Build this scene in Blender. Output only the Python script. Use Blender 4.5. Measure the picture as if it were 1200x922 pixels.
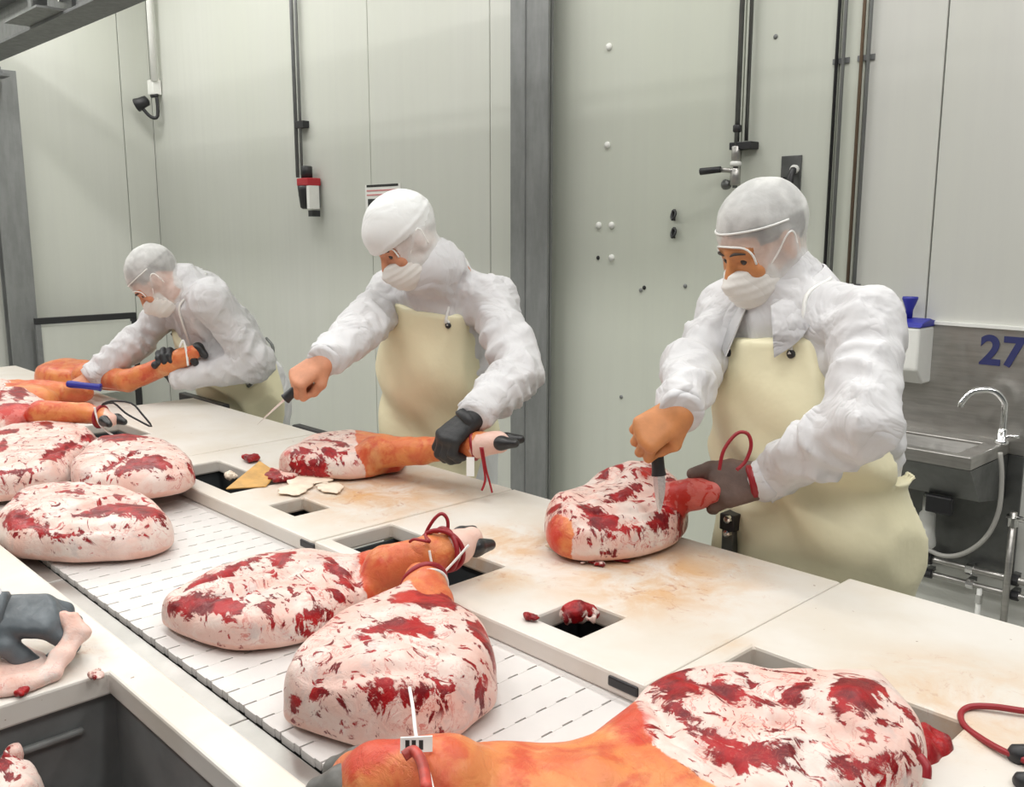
import bpy, bmesh, math, random
import numpy as np
from mathutils import Matrix, Vector

for o in list(bpy.data.objects):
    bpy.data.objects.remove(o)
S = bpy.context.scene
COL = S.collection
random.seed(4)

# ------------------------------------------------------------------ camera
FPX = 1100.0                      # focal length in pixels of a 1200 x 922 frame
TH = math.atan(193.0 / FPX)       # pitch below the horizon
YAW = math.atan(1070.0 / math.hypot(FPX, 193.0))
CAM = np.array([0.0, 0.0, 1.58])
_F = np.array([-math.cos(YAW), math.sin(YAW), 0.0])
CR = np.array([math.sin(YAW), math.cos(YAW), 0.0])          # to the right of the view
CF = _F * math.cos(TH) - np.array([0, 0, 1.0]) * math.sin(TH)
CU = _F * math.sin(TH) + np.array([0, 0, 1.0]) * math.cos(TH)
cd = bpy.data.cameras.new('camera')
cd.sensor_fit = 'HORIZONTAL'
cd.sensor_width = 36.0
cd.lens = FPX / 1200.0 * 36.0
cd.clip_start = 0.05
cam = bpy.data.objects.new('camera', cd)
COL.objects.link(cam)
cam.matrix_world = Matrix((tuple(CR) + (0,), tuple(CU) + (0,), tuple(-CF) + (0,), (0, 0, 0, 1))).transposed()
cam.location = CAM
S.camera = cam

# ------------------------------------------------------------------ world, light level
W = bpy.data.worlds.new('world')
S.world = W
W.use_nodes = True
W.node_tree.nodes['Background'].inputs[0].default_value = (0.93, 0.97, 1.0, 1)
W.node_tree.nodes['Background'].inputs[1].default_value = 0.10
S.view_settings.view_transform = 'Standard'
S.view_settings.look = 'None'
S.view_settings.gamma = 1.0
S.view_settings.use_curve_mapping = False
S.view_settings.exposure = 0.0
LAMP_POWER = 24.0

# survey helpers: place a point seen at a photo position on a known plane of the room
def ray(x, y):
    return (x - 600.0) / FPX * CR - (y - 461.0) / FPX * CU + CF
def PZ(x, y, z):
    r = ray(x, y); return CAM + r * (z - CAM[2]) / r[2]
def PY(x, y, Y):
    r = ray(x, y); return CAM + r * Y / r[1]
def PX(x, y, X):
    r = ray(x, y); return CAM + r * X / r[0]
def V(*a): return np.array(a, dtype=float)
def nrm(v):
    v = np.asarray(v, float); return v / (np.linalg.norm(v) + 1e-12)

TZ = 0.95      # cutting board top
BZ = 0.916     # belt top
WY = 3.5       # back wall
WX = -8.05     # end wall

# ------------------------------------------------------------------ materials
MATS = {}
def _nodes(name):
    m = bpy.data.materials.new(name); m.use_nodes = True
    nt = m.node_tree
    return m, nt, nt.nodes['Principled BSDF']
class NT:
    def __init__(s, nt): s.nt = nt
    def n(s, kind, **kw):
        d = s.nt.nodes.new(kind)
        for k, v in kw.items(): setattr(d, k, v)
        return d
    def l(s, a, b): s.nt.links.new(a, b)
    def pos(s): return s.n('ShaderNodeNewGeometry').outputs['Position']
    def noise(s, vec, scale, detail=4, rough=0.55, dist=0.0):
        d = s.n('ShaderNodeTexNoise'); s.l(vec, d.inputs['Vector'])
        d.inputs['Scale'].default_value = scale; d.inputs['Detail'].default_value = detail
        d.inputs['Roughness'].default_value = rough; d.inputs['Distortion'].default_value = dist
        return d.outputs['Fac']
    def math(s, op, a, b=None, c=None, clamp=False):
        d = s.n('ShaderNodeMath', operation=op); d.use_clamp = clamp
        for i, v in enumerate((a, b, c)):
            if v is None: continue
            if isinstance(v, (int, float)): d.inputs[i].default_value = v
            else: s.l(v, d.inputs[i])
        return d.outputs[0]
    def rng(s, v, a, b, c=0.0, d=1.0):
        m = s.n('ShaderNodeMapRange'); m.interpolation_type = 'SMOOTHSTEP'
        s.l(v, m.inputs[0])
        for i, x in enumerate((a, b, c, d)): m.inputs[i + 1].default_value = x
        return m.outputs[0]
    def mix(s, f, a, b):
        m = s.n('ShaderNodeMix', data_type='RGBA')
        if isinstance(f, (int, float)): m.inputs[0].default_value = f
        else: s.l(f, m.inputs[0])
        for i, v in ((6, a), (7, b)):
            if isinstance(v, (tuple, list)): m.inputs[i].default_value = tuple(v) + (1,)
            else: s.l(v, m.inputs[i])
        return m.outputs[2]
    def attr(s, name):
        a = s.n('ShaderNodeAttribute'); a.attribute_name = name; return a.outputs['Fac']
    def scale(s, vec, x, y, z):
        m = s.n('ShaderNodeMapping'); s.l(vec, m.inputs[0]); m.inputs['Scale'].default_value = (x, y, z)
        return m.outputs[0]
    def bump(s, h, strength, dist, bsdf):
        b = s.n('ShaderNodeBump'); b.inputs['Strength'].default_value = strength
        b.inputs['Distance'].default_value = dist
        s.l(h, b.inputs['Height']); s.l(b.outputs[0], bsdf.inputs['Normal'])

def mat(name, col, rough=0.5, metal=0.0, var=0.06, scale=9.0, bump=0.0, bscale=60.0, bdist=0.004, stretch=None, spec=0.5):
    if name in MATS: return MATS[name]
    m, nt, b = _nodes(name); t = NT(nt)
    p = t.pos()
    if stretch: p = t.scale(p, *stretch)
    f = t.noise(p, scale)
    f = t.rng(f, 0.3, 0.7)
    c = t.mix(f, tuple(x * (1 - var) for x in col), tuple(min(1.0, x * (1 + var)) for x in col))
    t.l(c, b.inputs['Base Color'])
    b.inputs['Roughness'].default_value = rough
    b.inputs['Metallic'].default_value = metal
    b.inputs['Specular IOR Level'].default_value = spec
    if bump:
        t.bump(t.noise(p, bscale, 3), bump, bdist, b)
    MATS[name] = m
    return m

def wall_mat(name, col, ribs):
    m, nt, b = _nodes(name); t = NT(nt)
    p = t.pos()
    big = t.rng(t.noise(t.scale(p, 1.2, 1.2, 0.5), 1.0, 3), 0.3, 0.7)
    streak = t.rng(t.noise(t.scale(p, 9, 9, 0.35), 2.2, 5, 0.65), 0.35, 0.75)
    c = t.mix(big, col, tuple(x * y for x, y in zip(col, (0.96, 0.97, 0.94))))
    c = t.mix(t.math('MULTIPLY', streak, 0.5), c, tuple(x * 0.93 for x in col))
    t.l(c, b.inputs['Base Color'])
    b.inputs['Roughness'].default_value = 0.42
    b.inputs['Specular IOR Level'].default_value = 0.35
    if ribs:
        w = t.n('ShaderNodeTexWave', wave_type='BANDS', bands_direction='X', wave_profile='SIN')
        t.l(p, w.inputs[0]); w.inputs['Scale'].default_value = 12.0; w.inputs['Distortion'].default_value = 0.0
        t.bump(w.outputs['Fac'], 0.10, 0.002, b)
    return m

def board_mat(name):
    m, nt, b = _nodes(name); t = NT(nt); p = t.pos()
    base = t.mix(t.rng(t.noise(p, 5, 5), 0.35, 0.7), (0.725, 0.69, 0.64), (0.665, 0.61, 0.535))
    c = base
    blobs = [(-1.02, 1.32, 0.26, 1.0), (-1.32, 1.25, 0.18, 0.9), (-1.80, 1.28, 0.28, 1.0), (-0.98, 1.42, 0.18, 0.7), (-1.2, 1.12, 0.10, 0.7),
             (-0.42, 1.25, 0.20, 0.6), (-0.55, 1.08, 0.14, 0.5), (-0.25, 1.35, 0.2, 0.5), (-1.95, 1.18, 0.16, 0.6), (-1.42, 0.42, 0.10, 0.6), (-0.75, 1.17, 0.06, .4)]
    sep = t.n('ShaderNodeSeparateXYZ'); t.l(p, sep.inputs[0])
    acc = None
    for (bx_, by_, r, s) in blobs:
        dx = t.math('MULTIPLY', t.math('SUBTRACT', sep.outputs[0], bx_), 1.0)
        dy = t.math('SUBTRACT', sep.outputs[1], by_)
        d = t.math('SQRT', t.math('ADD', t.math('MULTIPLY', dx, dx), t.math('MULTIPLY', dy, dy)))
        g = t.rng(d, r * 0.1, r * 1.15, s, 0.0)
        acc = g if acc is None else t.math('MAXIMUM', acc, g)
    n1 = t.rng(t.noise(p, 9, 8, 0.7, 0.6), 0.30, 0.66)
    st = t.math('MULTIPLY', acc, n1)
    c = t.mix(t.math('MULTIPLY', st, 1.0), c, (0.62, 0.36, 0.16))
    n2 = t.rng(t.noise(p, 30, 6, 0.75, 0.8), 0.57, 0.68)
    c = t.mix(t.math('MULTIPLY', t.math('MULTIPLY', acc, n2), 0.75), c, (0.42, 0.15, 0.07))
    sp = t.rng(t.noise(p, 75, 2, 0.5), 0.765, 0.79)
    c = t.mix(t.math('MULTIPLY', sp, 0.8), c, (0.25, 0.15, 0.10))
    t.l(c, b.inputs['Base Color']); b.inputs['Roughness'].default_value = 0.38
    b.inputs['Specular IOR Level'].default_value = 0.4
    t.bump(t.noise(p, 45, 5), 0.12, 0.002, b)
    return m

def meat_mat(name):
    m, nt, b = _nodes(name); t = NT(nt); p = t.pos()
    lean, skin, side, bs = t.attr('lean'), t.attr('skin'), t.attr('side'), t.attr('blood')
    wob = t.math('SUBTRACT', t.noise(p, 38, 6, 0.68, 0.7), 0.5)
    wob2 = t.math('SUBTRACT', t.noise(p, 15, 3, 0.5, 0.5), 0.5)
    L = t.math('ADD', lean, t.math('MULTIPLY', wob, 0.050))
    L = t.math('ADD', L, t.math('MULTIPLY', wob2, 0.030))
    rm = t.n('ShaderNodeMapping'); t.l(p, rm.inputs[0]); rm.inputs['Rotation'].default_value = (0, 0, 0.75); rm.inputs['Scale'].default_value = (0.7, 3.2, 1.5)
    L = t.math('ADD', L, t.math('MULTIPLY', t.math('SUBTRACT', t.noise(rm.outputs[0], 16, 5, 0.6, 1.0), 0.5), 0.055))
    Lm = t.rng(L, -0.0015, 0.0035)
    stk = t.rng(t.noise(t.scale(p, 1.0, 1.5, 1.0), 17, 6, 0.62, 2.2), 0.565, 0.605)
    stk = t.math('MULTIPLY', stk, t.rng(side, -0.30, -0.55))
    Lm = t.math('MAXIMUM', Lm, t.math('MULTIPLY', stk, t.rng(lean, -0.19, -0.06)))
    # fat
    fat = t.mix(t.rng(t.noise(p, 14, 5, 0.6, 0.5), 0.34, 0.66), (0.78, 0.66, 0.60), (0.76, 0.50, 0.43))
    grey = t.rng(t.noise(p, 19, 5, 0.6, 0.9), 0.55, 0.68)
    fat = t.mix(t.math('MULTIPLY', grey, 0.55), fat, (0.55, 0.47, 0.45))
    ridge = t.math('ABSOLUTE', t.math('SUBTRACT', t.noise(p, 24, 6, 0.62, 1.2), 0.5))
    vein = t.rng(ridge, 0.0, 0.022, 1.0, 0.0)
    veinm = t.math('MULTIPLY', vein, t.rng(t.noise(p, 8, 2), 0.42, 0.6))
    fat = t.mix(t.math('MULTIPLY', veinm, 0.75), fat, (0.55, 0.10, 0.08))
    spots = t.rng(t.noise(p, 33, 4, 0.6, 0.6), 0.655, 0.70)
    fat = t.mix(t.math('MULTIPLY', spots, 0.8), fat, (0.46, 0.045, 0.04))
    # lean
    le = t.mix(t.rng(t.noise(p, 26, 5, 0.6, 0.6), 0.35, 0.66), (0.14, 0.004, 0.008), (0.40, 0.008, 0.011))
    fib = t.rng(t.math('ABSOLUTE', t.math('SUBTRACT', t.noise(p, 46, 5, 0.6, 1.4), 0.5)), 0.0, 0.02, 1.0, 0.0)
    le = t.mix(t.math('MULTIPLY', fib, 0.22), le, (0.70, 0.16, 0.12))
    # rind on the sides
    ri = t.mix(t.rng(t.noise(p, 10, 4), 0.35, 0.65), (0.80, 0.56, 0.48), (0.78, 0.46, 0.37))
    sidem = t.rng(t.math('ADD', side, t.math('MULTIPLY', wob, 0.6)), 0.05, 0.20)
    # skin of the shank
    sk = t.mix(t.rng(t.noise(p, 9, 5, 0.6, 0.5), 0.35, 0.65), (0.72, 0.27, 0.09), (0.64, 0.14, 0.06))
    sk = t.mix(t.math('MULTIPLY', t.rng(t.noise(p, 22, 5, 0.6, 0.4), 0.48, 0.66), 0.65), sk, (0.55, 0.05, 0.025))
    sk = t.mix(t.math('MULTIPLY', t.rng(t.noise(p, 13, 4, 0.6, 0.4), 0.55, 0.7), 0.5), sk, (0.78, 0.45, 0.20))
    c = t.mix(sidem, fat, ri)
    c = t.mix(Lm, c, le)
    skm = t.rng(t.math('ADD', skin, t.math('MULTIPLY', wob, 0.02)), -0.001, 0.003)
    c = t.mix(skm, c, sk)
    bm = t.rng(t.math('ADD', bs, t.math('MULTIPLY', wob, 0.05)), -0.008, 0.012)
    c = t.mix(t.math('MULTIPLY', bm, 0.8), c, (0.55, 0.035, 0.022))
    t.l(c, b.inputs['Base Color'])
    b.inputs['Roughness'].default_value = 0.34
    b.inputs['Specular IOR Level'].default_value = 0.32
    t.bump(t.math('ADD', t.noise(p, 42, 6, 0.6, 0.8), t.math('MULTIPLY', Lm, -0.35)), 0.42, 0.006, b)
    return m

def net_mat(name, fac, col=(0.9, 0.9, 0.88)):
    m, nt, b = _nodes(name); t = NT(nt); p = t.pos()
    out = nt.nodes['Material Output']
    tr = t.n('ShaderNodeBsdfTransparent')
    mx = t.n('ShaderNodeMixShader')
    f = t.rng(t.noise(p, 22, 3, 0.5, 0.5), 0.25, 0.75, fac - 0.10, fac + 0.10)
    f = t.math('ADD', f, t.math('MULTIPLY', t.attr('dense'), 0.16), clamp=True)
    t.l(f, mx.inputs[0]); t.l(tr.outputs[0], mx.inputs[1]); t.l(b.outputs[0], mx.inputs[2])
    b.inputs['Base Color'].default_value = tuple(col) + (1,)
    b.inputs['Roughness'].default_value = 0.7
    t.bump(t.noise(p, 60, 4), 0.4, 0.004, b)
    t.l(mx.outputs[0], out.inputs[0])
    return m

def cloth_mat(name, col, bump=0.5):
    m, nt, b = _nodes(name); t = NT(nt); p = t.pos()
    c = t.mix(t.rng(t.noise(p, 6, 4), 0.3, 0.7), col, tuple(x * 0.95 for x in col))
    t.l(c, b.inputs['Base Color'])
    b.inputs['Roughness'].default_value = 0.8
    b.inputs['Specular IOR Level'].default_value = 0.2
    h = t.math('ABSOLUTE', t.math('SUBTRACT', t.noise(t.scale(p, 1, 1, 0.75), 9, 3, 0.5, 0.9), 0.5))
    t.bump(h, bump, 0.05, b)
    return m

def steel_mat(name, col, rough, metal=0.9, stretch=(2, 2, 2)):
    m, nt, b = _nodes(name); t = NT(nt); p = t.pos()
    f = t.rng(t.noise(t.scale(p, *stretch), 7, 5, 0.6), 0.3, 0.7)
    t.l(t.mix(f, tuple(x * 0.82 for x in col), col), b.inputs['Base Color'])
    b.inputs['Metallic'].default_value = metal
    t.l(t.rng(t.noise(p, 25, 3), 0.3, 0.7, rough - 0.06, rough + 0.08), b.inputs['Roughness'])
    return m

M_WALL = wall_mat('wall_panel_paint', (0.595, 0.605, 0.555), False)
M_WALLR = wall_mat('ribbed_wall_panel_paint', (0.585, 0.605, 0.535), True)
M_WALLP = wall_mat('pale_wall_panel_paint', (0.62, 0.62, 0.585), False)
M_JOINT = mat('joint_sealant', (0.16, 0.17, 0.15), 0.8)
M_FLOOR = mat('resin_floor', (0.33, 0.33, 0.30), 0.45, var=0.12, bump=0.2)
M_CEIL = mat('ceiling_paint', (0.72, 0.73, 0.70), 0.7)
M_GALV = steel_mat('galvanised_steel', (0.25, 0.257, 0.252), 0.55, 0.35, (3, 3, 0.6))
M_GALVD = steel_mat('dull_beam_steel', (0.22, 0.225, 0.225), 0.6, 0.3)
M_STEEL = steel_mat('brushed_stainless', (0.50, 0.485, 0.46), 0.34, 0.85, (1, 1, 14))
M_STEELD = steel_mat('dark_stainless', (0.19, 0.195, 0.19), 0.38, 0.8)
M_CHROME = mat('chrome', (0.8, 0.8, 0.8), 0.12, 1.0, var=0.02)
M_BOARD = board_mat('white_cutting_board')
M_PLASTIC = mat('white_belt_plastic', (0.66, 0.635, 0.615), 0.42, var=0.04, scale=7, bump=0.1)
M_WPLAS = mat('white_plastic', (0.82, 0.82, 0.78), 0.4, var=0.03)
M_BLACK = mat('black_plastic', (0.018, 0.018, 0.02), 0.45)
M_TOTE = mat('charcoal_tote_plastic', (0.050, 0.056, 0.060), 0.42, var=0.15, bump=0.1)
M_TOTEM = mat('grey_tote_plastic', (0.17, 0.178, 0.178), 0.45, var=0.15)
M_RED = mat('red_cord', (0.30, 0.012, 0.02), 0.4)
M_REDP = mat('red_plastic', (0.45, 0.02, 0.03), 0.4)
M_BLUE = mat('blue_plastic', (0.025, 0.03, 0.30), 0.4)
M_NAVY = mat('navy_print', (0.03, 0.035, 0.13), 0.5)
M_TIE = mat('white_cable_tie', (0.85, 0.85, 0.82), 0.4)
M_HOOF = mat('dark_hoof', (0.022, 0.022, 0.023), 0.35, var=0.3, scale=30)
M_HOOFG = mat('grey_hoof', (0.13, 0.125, 0.115), 0.45, var=0.3, scale=30)
M_COAT = cloth_mat('white_coat_cotton', (0.70, 0.695, 0.705), 0.5)
M_COATB = cloth_mat('white_trouser_cotton', (0.74, 0.76, 0.76), 0.4)
M_APRON = mat('cream_rubber_apron', (0.84, 0.785, 0.545), 0.42, var=0.05, scale=4, bump=0.15, bscale=14, bdist=0.02, spec=0.4)
M_MASK = cloth_mat('white_mask_fabric', (0.84, 0.82, 0.78), 0.2)
M_CAP = cloth_mat('white_cap_fabric', (0.84, 0.85, 0.84), 0.25)
M_NET = net_mat('hair_net_fabric', 0.44)
M_NET2 = net_mat('thick_hair_net_fabric', 0.66)
M_SKIN = mat('skin_tone', (0.62, 0.27, 0.15), 0.5, var=0.12, scale=22, bump=0.15, bscale=90, bdist=0.002)
M_SKINO = mat('tanned_skin_tone', (0.58, 0.235, 0.085), 0.48, var=0.12, scale=22, bump=0.15, bscale=90, bdist=0.002)
M_HAIR = mat('dark_hair', (0.045, 0.035, 0.03), 0.6, var=0.3, scale=60, bump=0.5, bscale=120)
M_EYE = mat('eye_dark', (0.03, 0.022, 0.02), 0.25)
M_GLOVEB = mat('black_glove_rubber', (0.022, 0.023, 0.025), 0.5, var=0.2, bump=0.3, bscale=90, bdist=0.003)
M_GLOVEN = mat('brown_grey_glove_knit', (0.135, 0.085, 0.068), 0.65, var=0.25, scale=18, bump=0.3, bscale=150, bdist=0.002)
M_GLOVEG = mat('blue_grey_glove_rubber', (0.105, 0.125, 0.14), 0.4, var=0.3, scale=14, bump=0.35, bscale=50, bdist=0.004)
M_MEAT = meat_mat('pork_meat')
M_RIND = mat('tan_pork_rind', (0.62, 0.35, 0.10), 0.5, var=0.15, scale=30, bump=0.2)
M_FAT = mat('pale_fat', (0.84, 0.72, 0.58), 0.45, var=0.10, scale=30, bump=0.4, bscale=50)
M_BLADE = mat('knife_steel', (0.72, 0.73, 0.74), 0.22, 1.0, var=0.03)
M_RUBBER = mat('white_rubber_boot', (0.75, 0.76, 0.74), 0.45)
M_LABEL = mat('print_black', (0.02, 0.02, 0.02), 0.6)
M_PINK = mat('print_pink', (0.60, 0.25, 0.25), 0.6)

# ------------------------------------------------------------------ mesh builder
class MB:
    def __init__(s): s.v = []; s.f = []
    def add(s, vs, fs):
        o = len(s.v); s.v += [tuple(map(float, p)) for p in vs]; s.f += [tuple(i + o for i in f) for f in fs]; return s
    def box(s, a, b):
        x0, y0, z0 = [min(p, q) for p, q in zip(a, b)]; x1, y1, z1 = [max(p, q) for p, q in zip(a, b)]
        return s.add([(x0, y0, z0), (x1, y0, z0), (x1, y1, z0), (x0, y1, z0), (x0, y0, z1), (x1, y0, z1), (x1, y1, z1), (x0, y1, z1)],
                     [(3, 2, 1, 0), (4, 5, 6, 7), (0, 1, 5, 4), (1, 2, 6, 5), (2, 3, 7, 6), (3, 0, 4, 7)])
    def prism(s, poly, d0, d1, to3):
        n = len(poly)
        vs = [to3(u, v, d0) for u, v in poly] + [to3(u, v, d1) for u, v in poly]
        fs = [tuple(range(n - 1, -1, -1)), tuple(range(n, 2 * n))] + [(i, (i + 1) % n, n + (i + 1) % n, n + i) for i in range(n)]
        return s.add(vs, fs)
    def tube(s, pts, r, seg=8, smooth=0, closed=False):
        P = [np.array(p, float) for p in pts]
        if smooth: P = catmull(P, smooth, closed)
        n = len(P); R = r if hasattr(r, '__len__') else [r] * n
        if len(R) != n: R = list(np.interp(np.linspace(0, 1, n), np.linspace(0, 1, len(R)), R))
        vs = []; up = None
        for i in range(n):
            if closed: t = nrm(P[(i + 1) % n] - P[i - 1])
            else: t = nrm(P[min(i + 1, n - 1)] - P[max(i - 1, 0)])
            if up is None:
                up = np.cross(t, (0.31, 0.77, 0.56)); up = nrm(up)
            up = nrm(up - t * np.dot(up, t)); w = np.cross(t, up)
            for k in range(seg):
                a = 2 * math.pi * k / seg
                vs.append(P[i] + R[i] * (math.cos(a) * up + math.sin(a) * w))
        fs = []
        m = n if closed else n - 1
        for i in range(m):
            j = (i + 1) % n
            for k in range(seg):
                q = (k + 1) % seg
                fs.append((i * seg + k, i * seg + q, j * seg + q, j * seg + k))
        if not closed:
            fs.append(tuple(range(seg - 1, -1, -1))); fs.append(tuple((n - 1) * seg + k for k in range(seg)))
        return s.add(vs, fs)
    def lathe(s, prof, c, axis=(0, 0, 1), seg=20):
        a = nrm(axis); u = nrm(np.cross(a, (0.3, 0.9, 0.2))); w = np.cross(a, u); c = np.array(c, float)
        vs = []
        for (r, h) in prof:
            for k in range(seg):
                t = 2 * math.pi * k / seg
                vs.append(c + a * h + r * (math.cos(t) * u + math.sin(t) * w))
        fs = []
        for i in range(len(prof) - 1):
            for k in range(seg):
                q = (k + 1) % seg
                fs.append((i * seg + k, i * seg + q, (i + 1) * seg + q, (i + 1) * seg + k))
        fs.append(tuple(range(seg - 1, -1, -1))); fs.append(tuple((len(prof) - 1) * seg + k for k in range(seg)))
        return s.add(vs, fs)
    def slab(s, x0, x1, y0, y1, z0, z1, holes=()):
        xs = sorted({x0, x1} | {h[0] for h in holes} | {h[1] for h in holes})
        ys = sorted({y0, y1} | {h[2] for h in holes} | {h[3] for h in holes})
        def solid(i, j):
            if i < 0 or j < 0 or i >= len(xs) - 1 or j >= len(ys) - 1: return False
            cx = (xs[i] + xs[i + 1]) / 2; cy = (ys[j] + ys[j + 1]) / 2
            return not any(h[0] < cx < h[1] and h[2] < cy < h[3] for h in holes)
        idx = {}; vs = []; fs = []
        def vid(i, j, k):
            if (i, j, k) not in idx:
                idx[(i, j, k)] = len(vs); vs.append((xs[i], ys[j], z1 if k else z0))
            return idx[(i, j, k)]
        for i in range(len(xs) - 1):
            for j in range(len(ys) - 1):
                if not solid(i, j): continue
                fs.append((vid(i, j, 1), vid(i + 1, j, 1), vid(i + 1, j + 1, 1), vid(i, j + 1, 1)))
                fs.append((vid(i, j + 1, 0), vid(i + 1, j + 1, 0), vid(i + 1, j, 0), vid(i, j, 0)))
                if not solid(i - 1, j): fs.append((vid(i, j, 0), vid(i, j, 1), vid(i, j + 1, 1), vid(i, j + 1, 0)))
                if not solid(i + 1, j): fs.append((vid(i + 1, j + 1, 0), vid(i + 1, j + 1, 1), vid(i + 1, j, 1), vid(i + 1, j, 0)))
                if not solid(i, j - 1): fs.append((vid(i + 1, j, 0), vid(i + 1, j, 1), vid(i, j, 1), vid(i, j, 0)))
                if not solid(i, j + 1): fs.append((vid(i, j + 1, 0), vid(i, j + 1, 1), vid(i + 1, j + 1, 1), vid(i + 1, j + 1, 0)))
        return s.add(vs, fs)
    def build(s, name, m, parent=None, smooth=False, bevel=0.0, bseg=2):
        o = mesh_obj(name, s.v, s.f, m, parent, smooth)
        if bevel:
            b = o.modifiers.new('bevel', 'BEVEL'); b.width = bevel; b.segments = bseg; b.limit_method = 'ANGLE'; b.angle_limit = 0.6
        return o

def catmull(P, k, closed=False):
    n = len(P); out = []
    rngs = range(n if closed else n - 1)
    for i in rngs:
        if closed: a, b, c, d = P[i - 1], P[i], P[(i + 1) % n], P[(i + 2) % n]
        else: a, b, c, d = P[max(i - 1, 0)], P[i], P[i + 1], P[min(i + 2, n - 1)]
        for j in range(k):
            t = j / k
            out.append(0.5 * (2 * b + (c - a) * t + (2 * a - 5 * b + 4 * c - d) * t * t + (3 * b - a - 3 * c + d) * t ** 3))
    if not closed: out.append(P[-1])
    return out

def set_parent(o, p):
    if p is None: return
    o.parent = p
    o.matrix_parent_inverse = wm(p).inverted()
def wm(o):
    l = Matrix.Translation(o.location)
    if o.parent: return wm(o.parent) @ o.matrix_parent_inverse @ l
    return l

def mesh_obj(name, v, f, m, parent=None, smooth=False, attrs=None):
    v = np.asarray(v, dtype=float)
    lo, hi = v.min(0), v.max(0)
    org = V((lo[0] + hi[0]) / 2, (lo[1] + hi[1]) / 2, lo[2])
    me = bpy.data.meshes.new(name)
    me.from_pydata((v - org).tolist(), [], f if isinstance(f, list) else f.tolist())
    if attrs:
        for k, a in attrs.items():
            at = me.attributes.new(k, 'FLOAT', 'POINT'); at.data.foreach_set('value', np.asarray(a, dtype=np.float32))
    if smooth: me.polygons.foreach_set('use_smooth', [True] * len(me.polygons))
    me.materials.append(m)
    me.update()
    o = bpy.data.objects.new(name, me); COL.objects.link(o)
    o.location = org
    set_parent(o, parent)
    return o
def tag(o, label, cat, group=None, kind=None):
    if label: o['label'] = label
    if cat: o['category'] = cat
    if group: o['group'] = group
    if kind: o['kind'] = kind
    return o
def thing(name, label, cat, loc, group=None):
    o = bpy.data.objects.new(name, None); COL.objects.link(o); o.location = loc
    o.empty_display_size = 0.05
    return tag(o, label, cat, group)
def struct(o):
    o['kind'] = 'structure'; return o

# ------------------------------------------------------------------ implicit surfaces
_rs = np.random.RandomState(7)
_LAT = _rs.rand(32, 32, 32).astype(np.float32)
def vnoise(P, s, off=0.0):
    q = P * s + off
    i = np.floor(q).astype(np.int32); f = (q - i).astype(np.float32)
    f = f * f * (3 - 2 * f); i &= 31; j = (i + 1) & 31
    x0, y0, z0 = i.T; x1, y1, z1 = j.T; fx, fy, fz = f.T
    def lp(a, b, t): return a + (b - a) * t
    return lp(lp(lp(_LAT[x0, y0, z0], _LAT[x1, y0, z0], fx), lp(_LAT[x0, y1, z0], _LAT[x1, y1, z0], fx), fy),
              lp(lp(_LAT[x0, y0, z1], _LAT[x1, y0, z1], fx), lp(_LAT[x0, y1, z1], _LAT[x1, y1, z1], fx), fy), fz) - 0.5
def smin(a, b, k):
    h = np.clip(0.5 + 0.5 * (b - a) / k, 0, 1)
    return b + (a - b) * h - k * h * (1 - h)
def smax(a, b, k): return -smin(-a, -b, k)
def cone(P, a, b, r0, r1):
    a = np.asarray(a, float); b = np.asarray(b, float); d = b - a
    t = np.clip(((P - a) @ d) / (d @ d), 0, 1)
    return np.linalg.norm(P - a - t[:, None] * d, axis=1) - (r0 + (r1 - r0) * t)
def ell(P, c, r, B=None):
    q = P - np.asarray(c, float)
    if B is not None: q = q @ np.asarray(B).T
    r = np.asarray(r, float)
    k0 = np.linalg.norm(q / r, axis=1); k1 = np.linalg.norm(q / (r * r), axis=1) + 1e-9
    return k0 * (k0 - 1) / k1
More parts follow.
